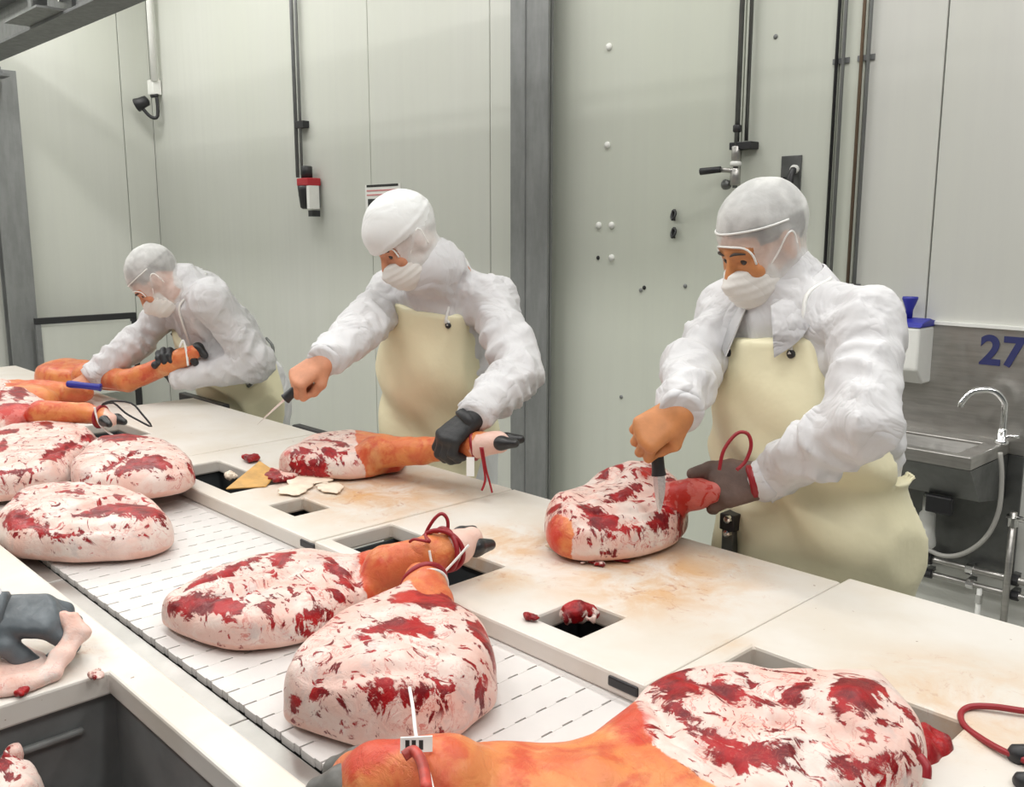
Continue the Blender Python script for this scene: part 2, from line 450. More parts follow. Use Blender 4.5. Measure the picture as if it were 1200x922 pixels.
def nets(fn, lo, hi, vox):
    lo = np.asarray(lo, float) - 2 * vox; hi = np.asarray(hi, float) + 2 * vox
    K = 4
    n = (np.ceil((hi - lo) / (vox * K)).astype(int)) * K
    ax = [lo[i] + vox * np.arange(n[i] + 1) for i in range(3)]
    cax = [lo[i] + vox * K * (np.arange(n[i] // K) + 0.5) for i in range(3)]
    G = np.stack(np.meshgrid(*cax, indexing='ij'), -1).reshape(-1, 3)
    cv = fn(G).reshape([len(c) for c in cax])
    big = np.repeat(np.repeat(np.repeat(cv, K, 0), K, 1), K, 2)
    val = np.pad(big, ((0, 1), (0, 1), (0, 1)), mode='edge').astype(np.float64)
    near = np.abs(cv) < vox * K * 2.1
    nm = np.zeros(val.shape, bool)
    nb = np.repeat(np.repeat(np.repeat(near, K, 0), K, 1), K, 2)
    for dx in (0, 1):
        for dy in (0, 1):
            for dz in (0, 1):
                nm[dx:nb.shape[0] + dx, dy:nb.shape[1] + dy, dz:nb.shape[2] + dz] |= nb
    I = np.argwhere(nm)
    pts = lo + I * vox
    out = np.empty(len(pts))
    for s in range(0, len(pts), 400000): out[s:s + 400000] = fn(pts[s:s + 400000])
    val[I[:, 0], I[:, 1], I[:, 2]] = out
    sg = val < 0
    N = val.shape
    c = np.zeros([x - 1 for x in N], np.int32)
    for dx in (0, 1):
        for dy in (0, 1):
            for dz in (0, 1):
                c += sg[dx:N[0] - 1 + dx, dy:N[1] - 1 + dy, dz:N[2] - 1 + dz]
    act = np.argwhere((c > 0) & (c < 8))
    idx = -np.ones(c.shape, np.int64); idx[act[:, 0], act[:, 1], act[:, 2]] = np.arange(len(act))
    acc = np.zeros((len(act), 3)); cnt = np.zeros(len(act))
    cs = [(x, y, z) for x in (0, 1) for y in (0, 1) for z in (0, 1)]
    for p in cs:
        for a in range(3):
            if p[a] == 0:
                q = list(p); q[a] = 1
                va = val[act[:, 0] + p[0], act[:, 1] + p[1], act[:, 2] + p[2]]
                vb = val[act[:, 0] + q[0], act[:, 1] + q[1], act[:, 2] + q[2]]
                m = (va < 0) != (vb < 0)
                t = np.where(m, va / np.where(np.abs(va - vb) < 1e-12, 1e-12, va - vb), 0)
                pos = np.repeat(np.array(p, float)[None], len(act), 0); pos[:, a] += t
                acc[m] += pos[m]; cnt[m] += 1
    verts = lo + vox * (act + acc / np.maximum(cnt, 1)[:, None])
    F = []
    for a in range(3):
        b, d = (a + 1) % 3, (a + 2) % 3
        sl0 = [slice(None)] * 3; sl1 = [slice(None)] * 3
        sl0[a] = slice(0, N[a] - 1); sl1[a] = slice(1, N[a])
        e = sg[tuple(sl0)] != sg[tuple(sl1)]
        E = np.argwhere(e)
        E = E[(E[:, b] > 0) & (E[:, d] > 0) & (E[:, b] < N[b] - 1) & (E[:, d] < N[d] - 1)]
        ins = sg[E[:, 0], E[:, 1], E[:, 2]]
        def cell(ob, od):
            X = E.copy(); X[:, b] += ob; X[:, d] += od
            return idx[X[:, 0], X[:, 1], X[:, 2]]
        q = np.stack([cell(-1, -1), cell(0, -1), cell(0, 0), cell(-1, 0)], 1)
        q[~ins] = q[~ins][:, ::-1]
        F.append(q)
    F = np.concatenate(F)
    F = F[(F >= 0).all(1)]
    return verts, F

def chaikin(P, k=2):
    P = np.asarray(P, float)
    for _ in range(k):
        Q = np.roll(P, -1, 0); P = np.stack([P * 0.75 + Q * 0.25, P * 0.25 + Q * 0.75], 1).reshape(-1, 2)
    return P
def polysd(XY, poly):
    """signed distance to a polygon, positive inside"""
    d = np.full(len(XY), 1e9); ins = np.zeros(len(XY), bool)
    n = len(poly)
    for i in range(n):
        a, b = poly[i], poly[(i + 1) % n]; e = b - a; w = XY - a
        t = np.clip((w @ e) / (e @ e + 1e-12), 0, 1)
        d = np.minimum(d, np.sum((w - t[:, None] * e) ** 2, 1))
        c = ((a[1] > XY[:, 1]) != (b[1] > XY[:, 1]))
        xi = a[0] + (XY[:, 1] - a[1]) / (b[1] - a[1] + 1e-12) * e[0]
        ins ^= c & (XY[:, 0] < xi)
    return np.sqrt(d) * np.where(ins, 1, -1)

# ================================================================== the room
FX0, FX1, FY0 = WX, 3.6, -3.2
CEIL = 4.1
fl = struct(MB().box((FX0 - 0.2, FY0, -0.1), (FX1, WY + 0.3, 0.0)).build('floor', M_FLOOR))
ce = struct(MB().box((FX0 - 0.2, FY0, CEIL), (FX1, WY + 0.3, CEIL + 0.1)).build('ceiling', M_CEIL))

# back wall: insulated panels set side by side, joints recessed
wb = struct(MB().box((WX - 0.2, WY + 0.012, 0), (FX1, WY + 0.2, CEIL)).build('wall_back', M_JOINT))
xs = [(WX, PY(432, 100, WY)[0], M_WALL), (PY(432, 100, WY)[0], PY(574, 100, WY)[0], M_WALL), (PY(574, 100, WY)[0], -3.50, M_WALL),
      (-3.50, -2.265, M_WALLR), (-2.265, PY(982, 100, WY)[0], M_WALLR), (PY(982, 100, WY)[0], PY(1013, 100, WY)[0], M_WALLR),
      (PY(1013, 100, WY)[0], PY(1105, 100, WY)[0], M_WALLP), (PY(1105, 100, WY)[0], -0.25, M_WALLP), (-0.25, 0.95, M_WALLP), (0.95, 2.15, M_WALLP), (2.15, FX1, M_WALLP)]
for a, b, m in xs:
    MB().box((a + 0.003, WY, 0.0), (b - 0.003, WY + 0.02, CEIL)).build('panel', m, wb, bevel=0.002, bseg=1)
# end wall
wl = struct(MB().box((WX - 0.2, FY0, 0), (WX - 0.012, WY, CEIL)).build('wall_left', M_JOINT))
ys = [WY + 0.003, PX(145, 150, WX)[1], 2.1, 0.95, -0.2, -1.35, -2.5, FY0]
for a, b in zip(ys[:-1], ys[1:]):
    MB().box((WX - 0.02, b + 0.003, 0.0), (WX, a - 0.003, CEIL)).build('panel', M_WALL, wl, bevel=0.002, bseg=1)

# white blanking plugs, bolts and drill holes of the back wall
def wall_bits(px, py, r, m, name, dep=0.012):
    p = PY(px, py, WY)
    MB().lathe([(r * 0.2, -dep), (r * 0.8, -dep * 0.8), (r, -dep * 0.3), (r, 0.006)], p, (0, 1, 0), 12).build(name, m, wb, True)
for px, py in [(714, 55), (712, 170), (702, 264), (717, 264), (717, 302)]:
    wall_bits(px, py, 0.017, M_WPLAS, 'blanking_plug')
for px, py in [(701, 302), (755, 337), (751, 340), (803, 335), (909, 43), (341, 447), (728, 465)]:
    wall_bits(px, py, 0.010, M_LABEL if px in (755, 701) else M_GALV, 'screw_head', 0.006)
def ring_hook(px, py, label):
    p = PY(px, py, WY - 0.012)
    t = thing('wall_hook', label, 'hook', (p[0], WY, p[2] - 0.03), 'small black hooks on the back wall')
    q = [p + V(-0.012, 0, 0.02), p + V(-0.012, -0.01, -0.005), p + V(0.0, -0.02, -0.020), p + V(0.014, -0.02, -0.006), p + V(0.012, -0.012, 0.012), p + V(-0.005, -0.004, 0.022)]
    MB().tube(q, 0.0055, 6, 4).build('bent_hook', M_BLACK, t, True)
    MB().box(p + V(-0.016, 0.004, -0.024), p + V(-0.006, 0.013, 0.026)).build('back_plate', M_BLACK, t)
ring_hook(791, 252, 'upper of two small black hooks on the ribbed wall')
ring_hook(791, 273, 'lower of two small black hooks on the ribbed wall')

# ---- steel columns
def column(name, x, y, label, w=0.26, h=CEIL, along='x'):
    t = thing(name, label, 'column', (x, y, 0))
    d = w * (0.55 if along == 'y' else 0.22)
    if along == 'x':
        MB().box((x - w / 2, y - d / 2, 0), (x + w / 2, y - d / 2 + 0.016, h)).build('front_flange', M_GALV, t, bevel=0.002)
        MB().box((x - 0.008, y - d / 2 + 0.016, 0), (x + 0.008, y + d / 2 - 0.016, h)).build('web', M_GALV, t)
        MB().box((x - w / 2, y + d / 2 - 0.016, 0), (x + w * 0.42, y + d / 2, h)).build('rear_flange', M_GALV, t)
        MB().tube([(x - 0.025, y - d / 2 - 0.002, 0.02), (x - 0.025, y - d / 2 - 0.002, h - 0.02)], 0.004, 6).build('weld_seam', M_GALV, t)
    else:
        MB().box((x + d / 2 - 0.016, y - w / 2, 0), (x + d / 2, y + w / 2, h)).build('front_flange', M_GALV, t, bevel=0.002)
        MB().box((x - d / 2 + 0.016, y - 0.008, 0), (x + d / 2 - 0.016, y + 0.008, h)).build('web', M_GALV, t)
        MB().box((x - d / 2, y - w / 2, 0), (x - d / 2 + 0.016, y + w / 2, h)).build('rear_flange', M_GALV, t)
    return t
p0, p1 = PY(598, 300, 3.36), PY(641, 300, 3.36)
column('steel_column', (p0[0] + p1[0]) / 2, 3.389, 'grey galvanised steel column against the back wall behind the middle worker', abs(p1[0] - p0[0]))
pp = PX(18, 250, -7.86)
column('steel_column', -7.95, pp[1], 'grey steel column at the far end wall under the overhead beam', 0.205, 2.748, 'y')

# ---- overhead beam (I section) along the line, carried by the far column
by, bz = pp[1] - 0.20, 2.75
beam = thing('overhead_beam', 'grey steel overhead I-beam running in from the top left corner', 'beam', (-5.5, by, bz))
MB().box((-8.0, by - 0.10, bz), (-1.5, by + 0.10, bz + 0.018)).build('lower_flange', M_GALVD, beam, bevel=0.002)
MB().box((-8.0, by - 0.008, bz + 0.018), (-1.5, by + 0.008, bz + 0.26)).build('web', M_GALV, beam)
MB().box((-8.0, by - 0.10, bz + 0.26), (-1.5, by + 0.10, bz + 0.278)).build('upper_flange', M_GALVD, beam)
br = MB().box((-7.86, by - 0.05, bz - 0.075), (-7.70, by + 0.20, bz - 0.055)).box((-7.86, by + 0.02, bz - 0.055), (-7.70, by + 0.04, bz)).build('bracket', M_GALVD, beam)
MB().lathe([(0.018, 0), (0.018, 0.02), (0.010, 0.022), (0.010, 0.05)], (-7.76, by + 0.15, bz - 0.055), (0, 0, 1), 8).build('bolt', M_GALVD, br)
# hanger with a clevis and pipe on the near side of the beam
hx = -6.0
hg = thing('beam_hanger', 'steel hanger plates and bolt clamped on the near side of the overhead beam', 'hanger', (hx, by - 0.15, bz + 0.02))
MB().box((hx - 0.03, by - 0.17, bz + 0.02), (hx + 0.03, by - 0.15, bz + 0.62)).build('hanger_strap', M_GALV, hg)
MB().box((hx + 0.04, by - 0.17, bz + 0.02), (hx + 0.05, by - 0.09, bz + 0.62)).build('hanger_angle', M_STEELD, hg)
MB().box((hx - 0.25, by - 0.24, bz + 0.018), (hx + 0.32, by - 0.05, bz + 0.03)).build('base_plate', M_GALV, hg)
for dx in (0.12, 0.20):
    MB().lathe([(0.025, -0.03), (0.025, 0.0), (0.013, 0.002), (0.013, 0.03)], (hx + dx, by - 0.02, bz + 0.12), (0, -1, 0), 8).build('bolt', M_CHROME, hg, False)
MB().box((hx + 0.08, by - 0.03, bz + 0.06), (hx + 0.26, by - 0.01, bz + 0.20)).build('cleat', M_STEELD, hg)
MB().tube([(hx - 0.4, by - 0.34, bz + 0.25), (hx - 0.05, by - 0.30, bz + 0.20), (hx + 0.0, by - 0.22, bz + 0.30), (hx - 0.05, by - 0.22, bz + 0.55)], 0.012, 8, 6).build('cable', M_BLACK, hg, True)

# ---- dark guard rail at the end wall
a, b = PX(40, 374, -7.8), PX(159, 371, -7.8)
gr = thing('guard_rail', 'dark steel guard rail frame standing by the far end wall', 'rail', (-7.8, (a[1] + b[1]) / 2, 0))
zr = (a[2] + b[2]) / 2
MB().box((-7.82, a[1], zr - 0.028), (-7.78, b[1], zr + 0.022)).build('top_rail', M_BLACK, gr, bevel=0.004)
for yy in (a[1] + 0.02, b[1] - 0.02):
    MB().box((-7.82, yy - 0.02, 0), (-7.78, yy + 0.02, zr - 0.028)).build('post', M_GALVD if yy < 2.9 else M_BLACK, gr)
MB().box((-7.805, a[1] + 0.04, 0.25), (-7.795, b[1] - 0.04, zr - 0.05)).build('infill_sheet', M_WALL, gr)

# ---- conduits, camera, regulators and pipes of the back wall
def vpipe(px0, py0, px1, py1, r, m, name, parent, off=0.03, dx=0.0):
    b = PY(px1, py1, WY - off)
    MB().tube([(b[0] + dx, WY - off, b[2]), (b[0] + dx, WY - off, CEIL - 0.02)], r, 10).build(name, m, parent, True)
    return b
# flood camera
c = PY(180, 98, WY - 0.05)
t = thing('wall_camera', 'black swivel camera under a white conduit on the far back wall', 'camera', (c[0], WY, c[2] - 0.3))
vpipe(178, 50, 181, 95, 0.028, M_WPLAS, 'conduit', t, 0.06)
MB().box(c + V(-0.06, -0.03, -0.09), c + V(0.045, 0.045, 0.03)).build('junction_box', M_WPLAS, t, bevel=0.006)
MB().tube([c + V(0.045, 0, -0.09), c + V(0.05, -0.005, -0.26), c + V(0.02, -0.05, -0.27), c + V(-0.02, -0.10, -0.20)], 0.014, 8, 4).build('swivel_arm', M_BLACK, t, True)
MB().tube([c + V(-0.01, -0.02, -0.10), c + V(0.06, 0.0, -0.10)], 0.015, 8).build('arm_clamp', M_BLACK, t, True)
MB().lathe([(0.02, -0.07), (0.042, -0.06), (0.048, 0.0), (0.056, 0.035), (0.052, 0.04)], c + V(-0.025, -0.11, -0.165), (-0.5, -0.6, -0.35), 16).build('camera_head', M_BLACK, t, True)
# air regulator with twin conduits
c = PY(360, 218, WY - 0.06)
t = thing('air_regulator', 'black and red air regulator hanging below twin conduits on the back wall', 'regulator', (c[0], WY, c[2] - 0.2))
vpipe(345, 100, 349, 208, 0.013, M_GALVD, 'conduit', t, 0.03)
vpipe(351, 100, 354, 205, 0.010, M_GALV, 'conduit', t, 0.03)
q = PY(353, 146, WY - 0.03)
MB().box(q + V(-0.05, -0.02, -0.022), q + V(0.05, 0.03, 0.022)).build('conduit_clip', M_BLACK, t)
MB().lathe([(0.038, 0.05), (0.038, 0.125), (0.03, 0.13)], c, (0, 0, 1), 14).build('pressure_knob', M_BLACK, t, True)
MB().box(c + V(-0.05, -0.05, 0.0), c + V(0.09, 0.05, 0.05)).build('red_cap', M_REDP, t, bevel=0.006)
MB().lathe([(0.035, -0.15), (0.05, -0.14), (0.062, -0.03), (0.065, 0.0)], c, (0, 0, 1), 16).build('filter_bowl', M_BLACK, t, True)
MB().box(c + V(0.062, -0.045, -0.15), c + V(0.095, 0.03, 0.0)).build('white_gauge_strip', M_WPLAS, t)
MB().box(c + V(0.05, -0.03, -0.20), c + V(0.10, 0.03, -0.16)).build('drain_valve', M_BLACK, t)
MB().tube([c + V(-0.13, 0.03, -0.06), c + V(-0.08, 0.02, -0.02), c + V(-0.04, 0, -0.02)], 0.02, 8, 4).build('elbow_fitting', M_GALVD, t, True)
MB().box(c + V(-0.05, 0.045, -0.14), c + V(0.06, 0.062, 0.04)).build('mounting_plate', M_GALVD, t)
# safety notice behind the middle worker
a, b = PY(428, 217, WY - 0.004), PY(470, 262, WY - 0.004)
t = thing('wall_notice', 'small printed notice on the wall partly hidden by the white cap', 'notice', (a[0], WY, b[2]))
MB().box((a[0], WY - 0.006, b[2]), (b[0], WY, a[2])).build('plate', M_WPLAS, t)
w = b[0] - a[0]; h = a[2] - b[2]
for f0, f1, g0, g1, m in [(0.05, 0.95, 0.0, 0.06, M_LABEL), (0.05, 0.95, 0.13, 0.17, M_PINK), (0.05, 0.9, 0.24, 0.28, M_PINK), (0.08, 0.4, 0.36, 0.62, M_LABEL), (0.5, 0.92, 0.42, 0.48, M_LABEL), (0.5, 0.92, 0.55, 0.6, M_LABEL)]:
    MB().box((a[0] + f0 * w, WY - 0.0075, a[2] - g1 * h), (a[0] + f1 * w, WY - 0.005, a[2] - g0 * h)).build('print', m, t)
# door rod with valve lever
t = thing('pipe_valve', 'slim steel pipe with black lever valve on the wall behind the right worker', 'valve', tuple(PY(862, 205, WY)))
q = PY(862, 200, WY - 0.05)
top = PY(872, 5, WY - 0.05)
MB().tube([(q[0], WY - 0.05, q[2] - 0.07), (q[0], WY - 0.05, CEIL - 0.02)], 0.011, 10).build('pipe', M_STEELD, t, True)
MB().tube([(q[0] + 0.032, WY - 0.03, q[2] + 0.12), (q[0] + 0.032, WY - 0.03, CEIL - 0.02)], 0.008, 8).build('thin_pipe', M_STEELD, t, True)
for zz, hh, rr, m in [(0.155, 0.03, 0.018, M_BLACK), (0.04, 0.06, 0.019, M_STEEL), (0.018, 0.02, 0.024, M_WPLAS), (-0.06, 0.07, 0.022, M_STEEL)]:
    MB().lathe([(rr * 0.8, 0), (rr, 0.004), (rr, hh - 0.004), (rr * 0.8, hh)], (q[0], WY - 0.05, q[2] + zz), (0, 0, 1), 12).build('fitting', m, t, True)
MB().box((q[0] - 0.03, WY - 0.06, q[2] + 0.085), (q[0] + 0.075, WY, q[2] + 0.115)).build('wall_clamp', M_BLACK, t, bevel=0.003)
MB().tube([(q[0], WY - 0.06, q[2] + 0.0), (q[0] - 0.06, WY - 0.08, q[2] + 0.005)], 0.010, 8).build('valve_stem', M_STEEL, t, True)
MB().tube([(q[0] - 0.05, WY - 0.085, q[2] + 0.006), (q[0] - 0.14, WY - 0.10, q[2] + 0.0)], [0.013, 0.015], 10).build('lever', M_BLACK, t, True)
MB().lathe([(0.02, 0), (0.022, 0.02), (0.012, 0.03)], (q[0] - 0.045, WY - 0.035, q[2] - 0.055), (0, -1, 0), 12).build('drain_cap', M_STEELD, t, True)
# switch plate with handle
a, b = PY(917, 183, WY), PY(938, 232, WY)
t = thing('door_latch_plate', 'stainless latch plate with black handle above the right worker\'s head', 'latch', (a[0], WY, b[2]))
MB().box((a[0], WY - 0.008, b[2]), (b[0], WY, a[2])).build('plate', M_STEELD, t, bevel=0.002)
MB().tube([(b[0] - 0.025, WY - 0.02, a[2] - 0.055), (b[0] - 0.022, WY - 0.045, a[2] - 0.1), (b[0] - 0.012, WY - 0.05, a[2] - 0.22)], [0.014, 0.012, 0.011], 10, 4).build('handle', M_BLACK, t, True)
MB().lathe([(0.018, 0), (0.018, 0.012), (0.006, 0.014)], (b[0] - 0.025, WY - 0.008, a[2] - 0.055), (0, -1, 0), 12).build('keyhole', M_WPLAS, t)
MB().lathe([(0.007, 0), (0.007, 0.006)], (a[0] + 0.02, WY - 0.008, a[2] - 0.09), (0, -1, 0), 8).build('screw', M_BLACK, t)
# two pairs of vertical door tracks
for (x0, lab) in [(985, 'left pair of dark vertical conduits on the wall above the right worker'), (1014, 'right pair of brownish vertical conduits on the wall above the right worker')]:
    q = PY(x0, 100, WY)
    t = thing('wall_conduit', lab, 'conduit', (q[0], WY, 0.9), 'vertical conduit pairs on the back wall')
    m1 = M_BLACK if x0 == 985 else mat('brown_conduit', (0.16, 0.11, 0.07), 0.5)
    MB().tube([(q[0] - 0.016, WY - 0.012, 1.25), (q[0] - 0.016, WY - 0.012, CEIL - 0.01)], 0.0065, 8).build('pipe', m1, t, True)
    MB().tube([(q[0] + 0.012, WY - 0.014, 1.25), (q[0] + 0.012, WY - 0.014, CEIL - 0.01)], 0.0065, 8).build('pipe', M_GALV, t, True)
    for zz in (1.35, 2.2, 3.2):
        MB().box((q[0] - 0.035, WY - 0.006, zz), (q[0] + 0.032, WY, zz + 0.02)).build('clip', M_GALVD, t)

# ---- wash station 27
sx0, sx1 = PY(1052, 450, WY)[0] - 0.10, PY(1199, 560, WY)[0]
zt = PY(1130, 382, WY)[2]
bs = thing('sink_backsplash', 'stainless backsplash panel with number 27 above the hand basin', 'backsplash', ((sx0 + sx1) / 2, WY, 0.55))
MB().box((sx0, WY - 0.012, 0.80), (sx1, WY, zt)).build('sheet', M_STEEL, bs, bevel=0.002)
MB().box((sx0, WY - 0.010, 0.36), (sx1, WY, 0.798)).build('basin_shade_sheet', M_STEELD, bs, bevel=0.002)  # dark sheet added to stand in for the shade on the wall under the basin
MB().box((sx0, WY - 0.02, zt), (sx1, WY, zt + 0.012)).build('top_trim', M_WPLAS, bs)
cu = bpy.data.curves.new('number_print', 'FONT'); cu.body = '27'; cu.size = 0.142; cu.extrude = 0.0012; cu.offset = 0.0045
cu.space_character = 1.05
tmp = bpy.data.objects.new('tmp', cu); COL.objects.link(tmp)
dg = bpy.context.evaluated_depsgraph_get()
me = bpy.data.meshes.new_from_object(tmp.evaluated_get(dg)); bpy.data.objects.remove(tmp)
me.name = 'number_print'; me.materials.clear(); me.materials.append(M_NAVY)
no = bpy.data.objects.new('number_print', me); COL.objects.link(no)
q = PY(1147, 425, WY - 0.014)
no.location = q; no.rotation_euler = (math.pi / 2, 0, 0)
set_parent(no, bs); no['label'] = 'navy number 27'
# basin
rz = 0.845
bx0, bx1 = sx0 + 0.02, PY(1183, 515, WY - 0.02)[0]
by0 = WY - 0.36
sk = thing('hand_basin', 'stainless steel wall-hung hand basin below the number 27', 'sink', ((bx0 + bx1) / 2, WY - 0.2, 0.55))
MB().slab(bx0, bx1, by0, WY - 0.013, rz - 0.045, rz, [(bx0 + 0.05, bx1 - 0.06, by0 + 0.04, WY - 0.10)]).build('rim', M_STEEL, sk, bevel=0.004)
mb = MB()
a0 = (bx0 + 0.05, by0 + 0.04); a1 = (bx1 - 0.06, WY - 0.10); zb = rz - 0.11
mb.add([(a0[0], a0[1], rz - 0.01), (a1[0], a0[1], rz - 0.01), (a1[0], a1[1], rz - 0.01), (a0[0], a1[1], rz - 0.01),
        (a0[0] + .03, a0[1] + .03, zb), (a1[0] - .03, a0[1] + .03, zb), (a1[0] - .03, a1[1] - .03, zb), (a0[0] + .03, a1[1] - .03, zb)],
       [(4, 5, 6, 7), (0, 4, 7, 3), (1, 2, 6, 5), (0, 1, 5, 4), (2, 3, 7, 6)])
mb.build('bowl', M_STEEL, sk)
MB().add([(bx0, by0, rz - 0.045), (bx1, by0, rz - 0.045), (bx1, WY - 0.02, rz - 0.045), (bx0, WY - 0.02, rz - 0.045),
          (bx0, by0 + 0.10, rz - 0.17), (bx1, by0 + 0.10, rz - 0.17), (bx1, WY - 0.02, rz - 0.21), (bx0, WY - 0.02, rz - 0.21)],
         [(0, 4, 5, 1), (1, 5, 6, 2), (3, 7, 4, 0), (4, 7, 6, 5), (2, 6, 7, 3)]).build('apron_panel', M_STEELD, sk)
MB().box((bx1 - 0.17, by0 + 0.08, rz - 0.235), (bx1 - 0.08, by0 + 0.105, rz - 0.172)).build('knee_lever', M_BLACK, sk, bevel=0.006)
# tap
fp = V(PY(1174, 515, WY - 0.07)[0], WY - 0.07, rz)
tp = thing('swan_neck_tap', 'chrome swan neck tap standing on the hand basin', 'tap', tuple(fp))
fl_ = [fp + V(0, 0, 0.0), fp + V(0, 0, 0.10), fp + V(-0.002, -0.01, 0.15), fp + V(-0.035, -0.03, 0.185), fp + V(-0.085, -0.06, 0.18), fp + V(-0.115, -0.075, 0.14), fp + V(-0.118, -0.076, 0.125)]
MB().tube(fl_, 0.0115, 12, 6).build('spout', M_CHROME, tp, True)
MB().lathe([(0.024, 0), (0.024, 0.012), (0.017, 0.016), (0.017, 0.05), (0.012, 0.055)], fp, (0, 0, 1), 16).build('collar', M_CHROME, tp, True)
MB().tube([fp + V(0.01, 0, 0.028), fp + V(0.055, -0.005, 0.034)], 0.006, 8).build('lever', M_CHROME, tp, True)
# soap dispenser with blue lid
c = PY(1067, 380, WY - 0.07)
t = thing('soap_dispenser', 'white wall soap dispenser with blue lid and blue knob beside the basin', 'dispenser', (c[0], WY - 0.07, c[2] - 0.24))
ww, dd = 0.062, 0.075
def to3(u, v, d): return (d, WY - 0.005 - u, v)
poly = [(0, c[2] - 0.005), (dd * 1.7, c[2] - 0.005), (dd * 1.7, c[2] - 0.16), (dd * 0.9, c[2] - 0.215), (0, c[2] - 0.215)]
MB().prism(poly, c[0] - ww, c[0] + ww, to3).build('tank', M_WPLAS, t, bevel=0.008)
MB().prism([(0, c[2] - 0.005), (dd * 1.75, c[2] - 0.005), (dd * 1.5, c[2] + 0.012), (dd * 0.6, c[2] + 0.024), (0, c[2] + 0.015)], c[0] - ww * 1.05, c[0] + ww * 1.05, to3).build('lid', M_BLUE, t, bevel=0.004)
MB().lathe([(0.012, 0), (0.013, 0.03), (0.028, 0.07), (0.027, 0.078)], (c[0] - 0.012, WY - 0.06, c[2] + 0.022), (0, 0, 1), 14).build('knob', M_BLUE, t, True)
# bottle siphon, hose and pipes below the basin
c = PY(1084, 640, WY - 0.12)
t = thing('bottle_trap', 'white plastic bottle trap hanging below the hand basin', 'trap', tuple(c))
MB().lathe([(0.030, 0.0), (0.036, 0.008), (0.036, 0.02), (0.030, 0.06), (0.028, 0.125), (0.024, 0.13), (0.019, 0.135), (0.019, 0.19)], c, (0, 0, 1), 18).build('trap_body', M_WPLAS, t, True)
MB().tube([c + V(0, 0, 0.18), c + V(0, 0, max(0.2, rz - 0.205 - c[2]))], 0.016, 10).build('outlet_pipe', M_STEELD, t, True)
pts = [(1080, 640), (1105, 651), (1130, 648), (1155, 630), (1170, 600), (1174, 560), (1172, 530)]
tag(MB().tube([PY(x, y, WY - 0.16) for x, y in pts], 0.0085, 8, 6).build('supply_hose', mat('grey_hose', (0.42, 0.41, 0.38), 0.5), None, True), 'grey flexible hose looping below the hand basin', 'hose')
for i, ((xa, ya), (xb, yb), r, lab) in enumerate([((1060, 640), (1200, 690), 0.013, 'upper steel water pipe running along the wall below the basin'), ((1060, 660), (1200, 705), 0.011, 'lower steel water pipe running along the wall below the basin')]):
    a = PY(xa, ya, WY - 0.07); b = PY(xb, yb, WY - 0.07); zz = (a[2] + b[2]) / 2
    t = thing('water_pipe', lab, 'pipe', (a[0], WY - 0.07, zz), 'water pipes below the basin')
    MB().tube([(a[0] - 0.2, WY - 0.07, zz), (b[0] + 0.3, WY - 0.07, zz)], r, 10).build('pipe', M_STEEL, t, True)
    for k in range(4):
        xx = a[0] + 0.08 + 0.15 * k
        MB().lathe([(r * 1.6, 0), (r * 1.6, 0.025)], (xx, WY - 0.07, zz), (1, 0, 0), 10).build('coupling', M_CHROME if k % 2 else M_BLACK, t)
        MB().box((xx - 0.01, WY - 0.07, zz - 0.008), (xx + 0.01, WY, zz + 0.008)).build('pipe_clip', M_STEELD, t)
for (x, ya, yb, r, lab, m) in [(1188, 600, 735, 0.012, 'vertical steel riser pipe with valve at the right end of the basin', M_STEEL), (1148, 690, 735, 0.009, 'short white drain pipe dropping below the water pipes', M_WPLAS)]:
    a = PY(x, ya, WY - 0.10); b = PY(x - 5, yb + 40, WY - 0.10)
    t = thing('riser_pipe', lab, 'pipe', (a[0], WY - 0.1, max(b[2], 0.0)))
    MB().tube([(a[0], WY - 0.1, max(b[2], 0.0)), (a[0], WY - 0.1, a[2])], r, 10).build('pipe', m, t, True)
    MB().lathe([(r * 1.5, 0), (r * 1.5, 0.03)], (a[0], WY - 0.1, a[2] - 0.05), (0, 0, 1), 10).build('coupling', M_CHROME, t)
    if x == 1188:
        MB().tube([(a[0] - 0.02, WY - 0.1, a[2] - 0.02), (a[0] + 0.10, WY - 0.1, a[2] - 0.02)], 0.010, 8).build('side_branch', M_CHROME, t, True)

# ---- ceiling luminaires (above the frame)
def luminaire(x, y, lab):
    t = thing('ceiling_light', lab, 'ceiling light', (x, y, CEIL - 0.12), 'tube luminaires under the ceiling')
    MB().box((x - 0.75, y - 0.12, CEIL - 0.07), (x + 0.75, y + 0.12, CEIL - 0.002)).build('housing', M_WPLAS, t, bevel=0.01)
    em = bpy.data.materials.get('lamp_diffuser')
    if not em:
        em = bpy.data.materials.new('lamp_diffuser'); em.use_nodes = True
        bb = em.node_tree.nodes['Principled BSDF']; bb.inputs['Emission Color'].default_value = (1, 0.99, 0.95, 1); bb.inputs['Emission Strength'].default_value = 4.0
    MB().box((x - 0.72, y - 0.10, CEIL - 0.10), (x + 0.72, y + 0.10, CEIL - 0.071)).build('diffuser', em, t)
    ld = bpy.data.lights.new('tube_light', 'AREA'); ld.shape = 'RECTANGLE'; ld.size = 1.5; ld.size_y = 0.28; ld.energy = LAMP_POWER
    ld.color = (1.0, 0.985, 0.965)
    lo = bpy.data.objects.new('tube_light', ld); COL.objects.link(lo); lo.location = (x, y, CEIL - 0.12)
    set_parent(lo, t)
k = 0
rown = {0.75: 'row over the belt', 2.4: 'row near the back wall', -1.2: 'row behind the near bench'}
ordn = ['first', 'second', 'third', 'fourth', 'fifth']
for y in (0.75, 2.4, -1.2):
    for i, x in enumerate((1.4, -0.9, -3.2, -5.5, -7.2)):
        luminaire(x, y, 'white tube ceiling light, %s from the right in the %s' % (ordn[i], rown[y]))

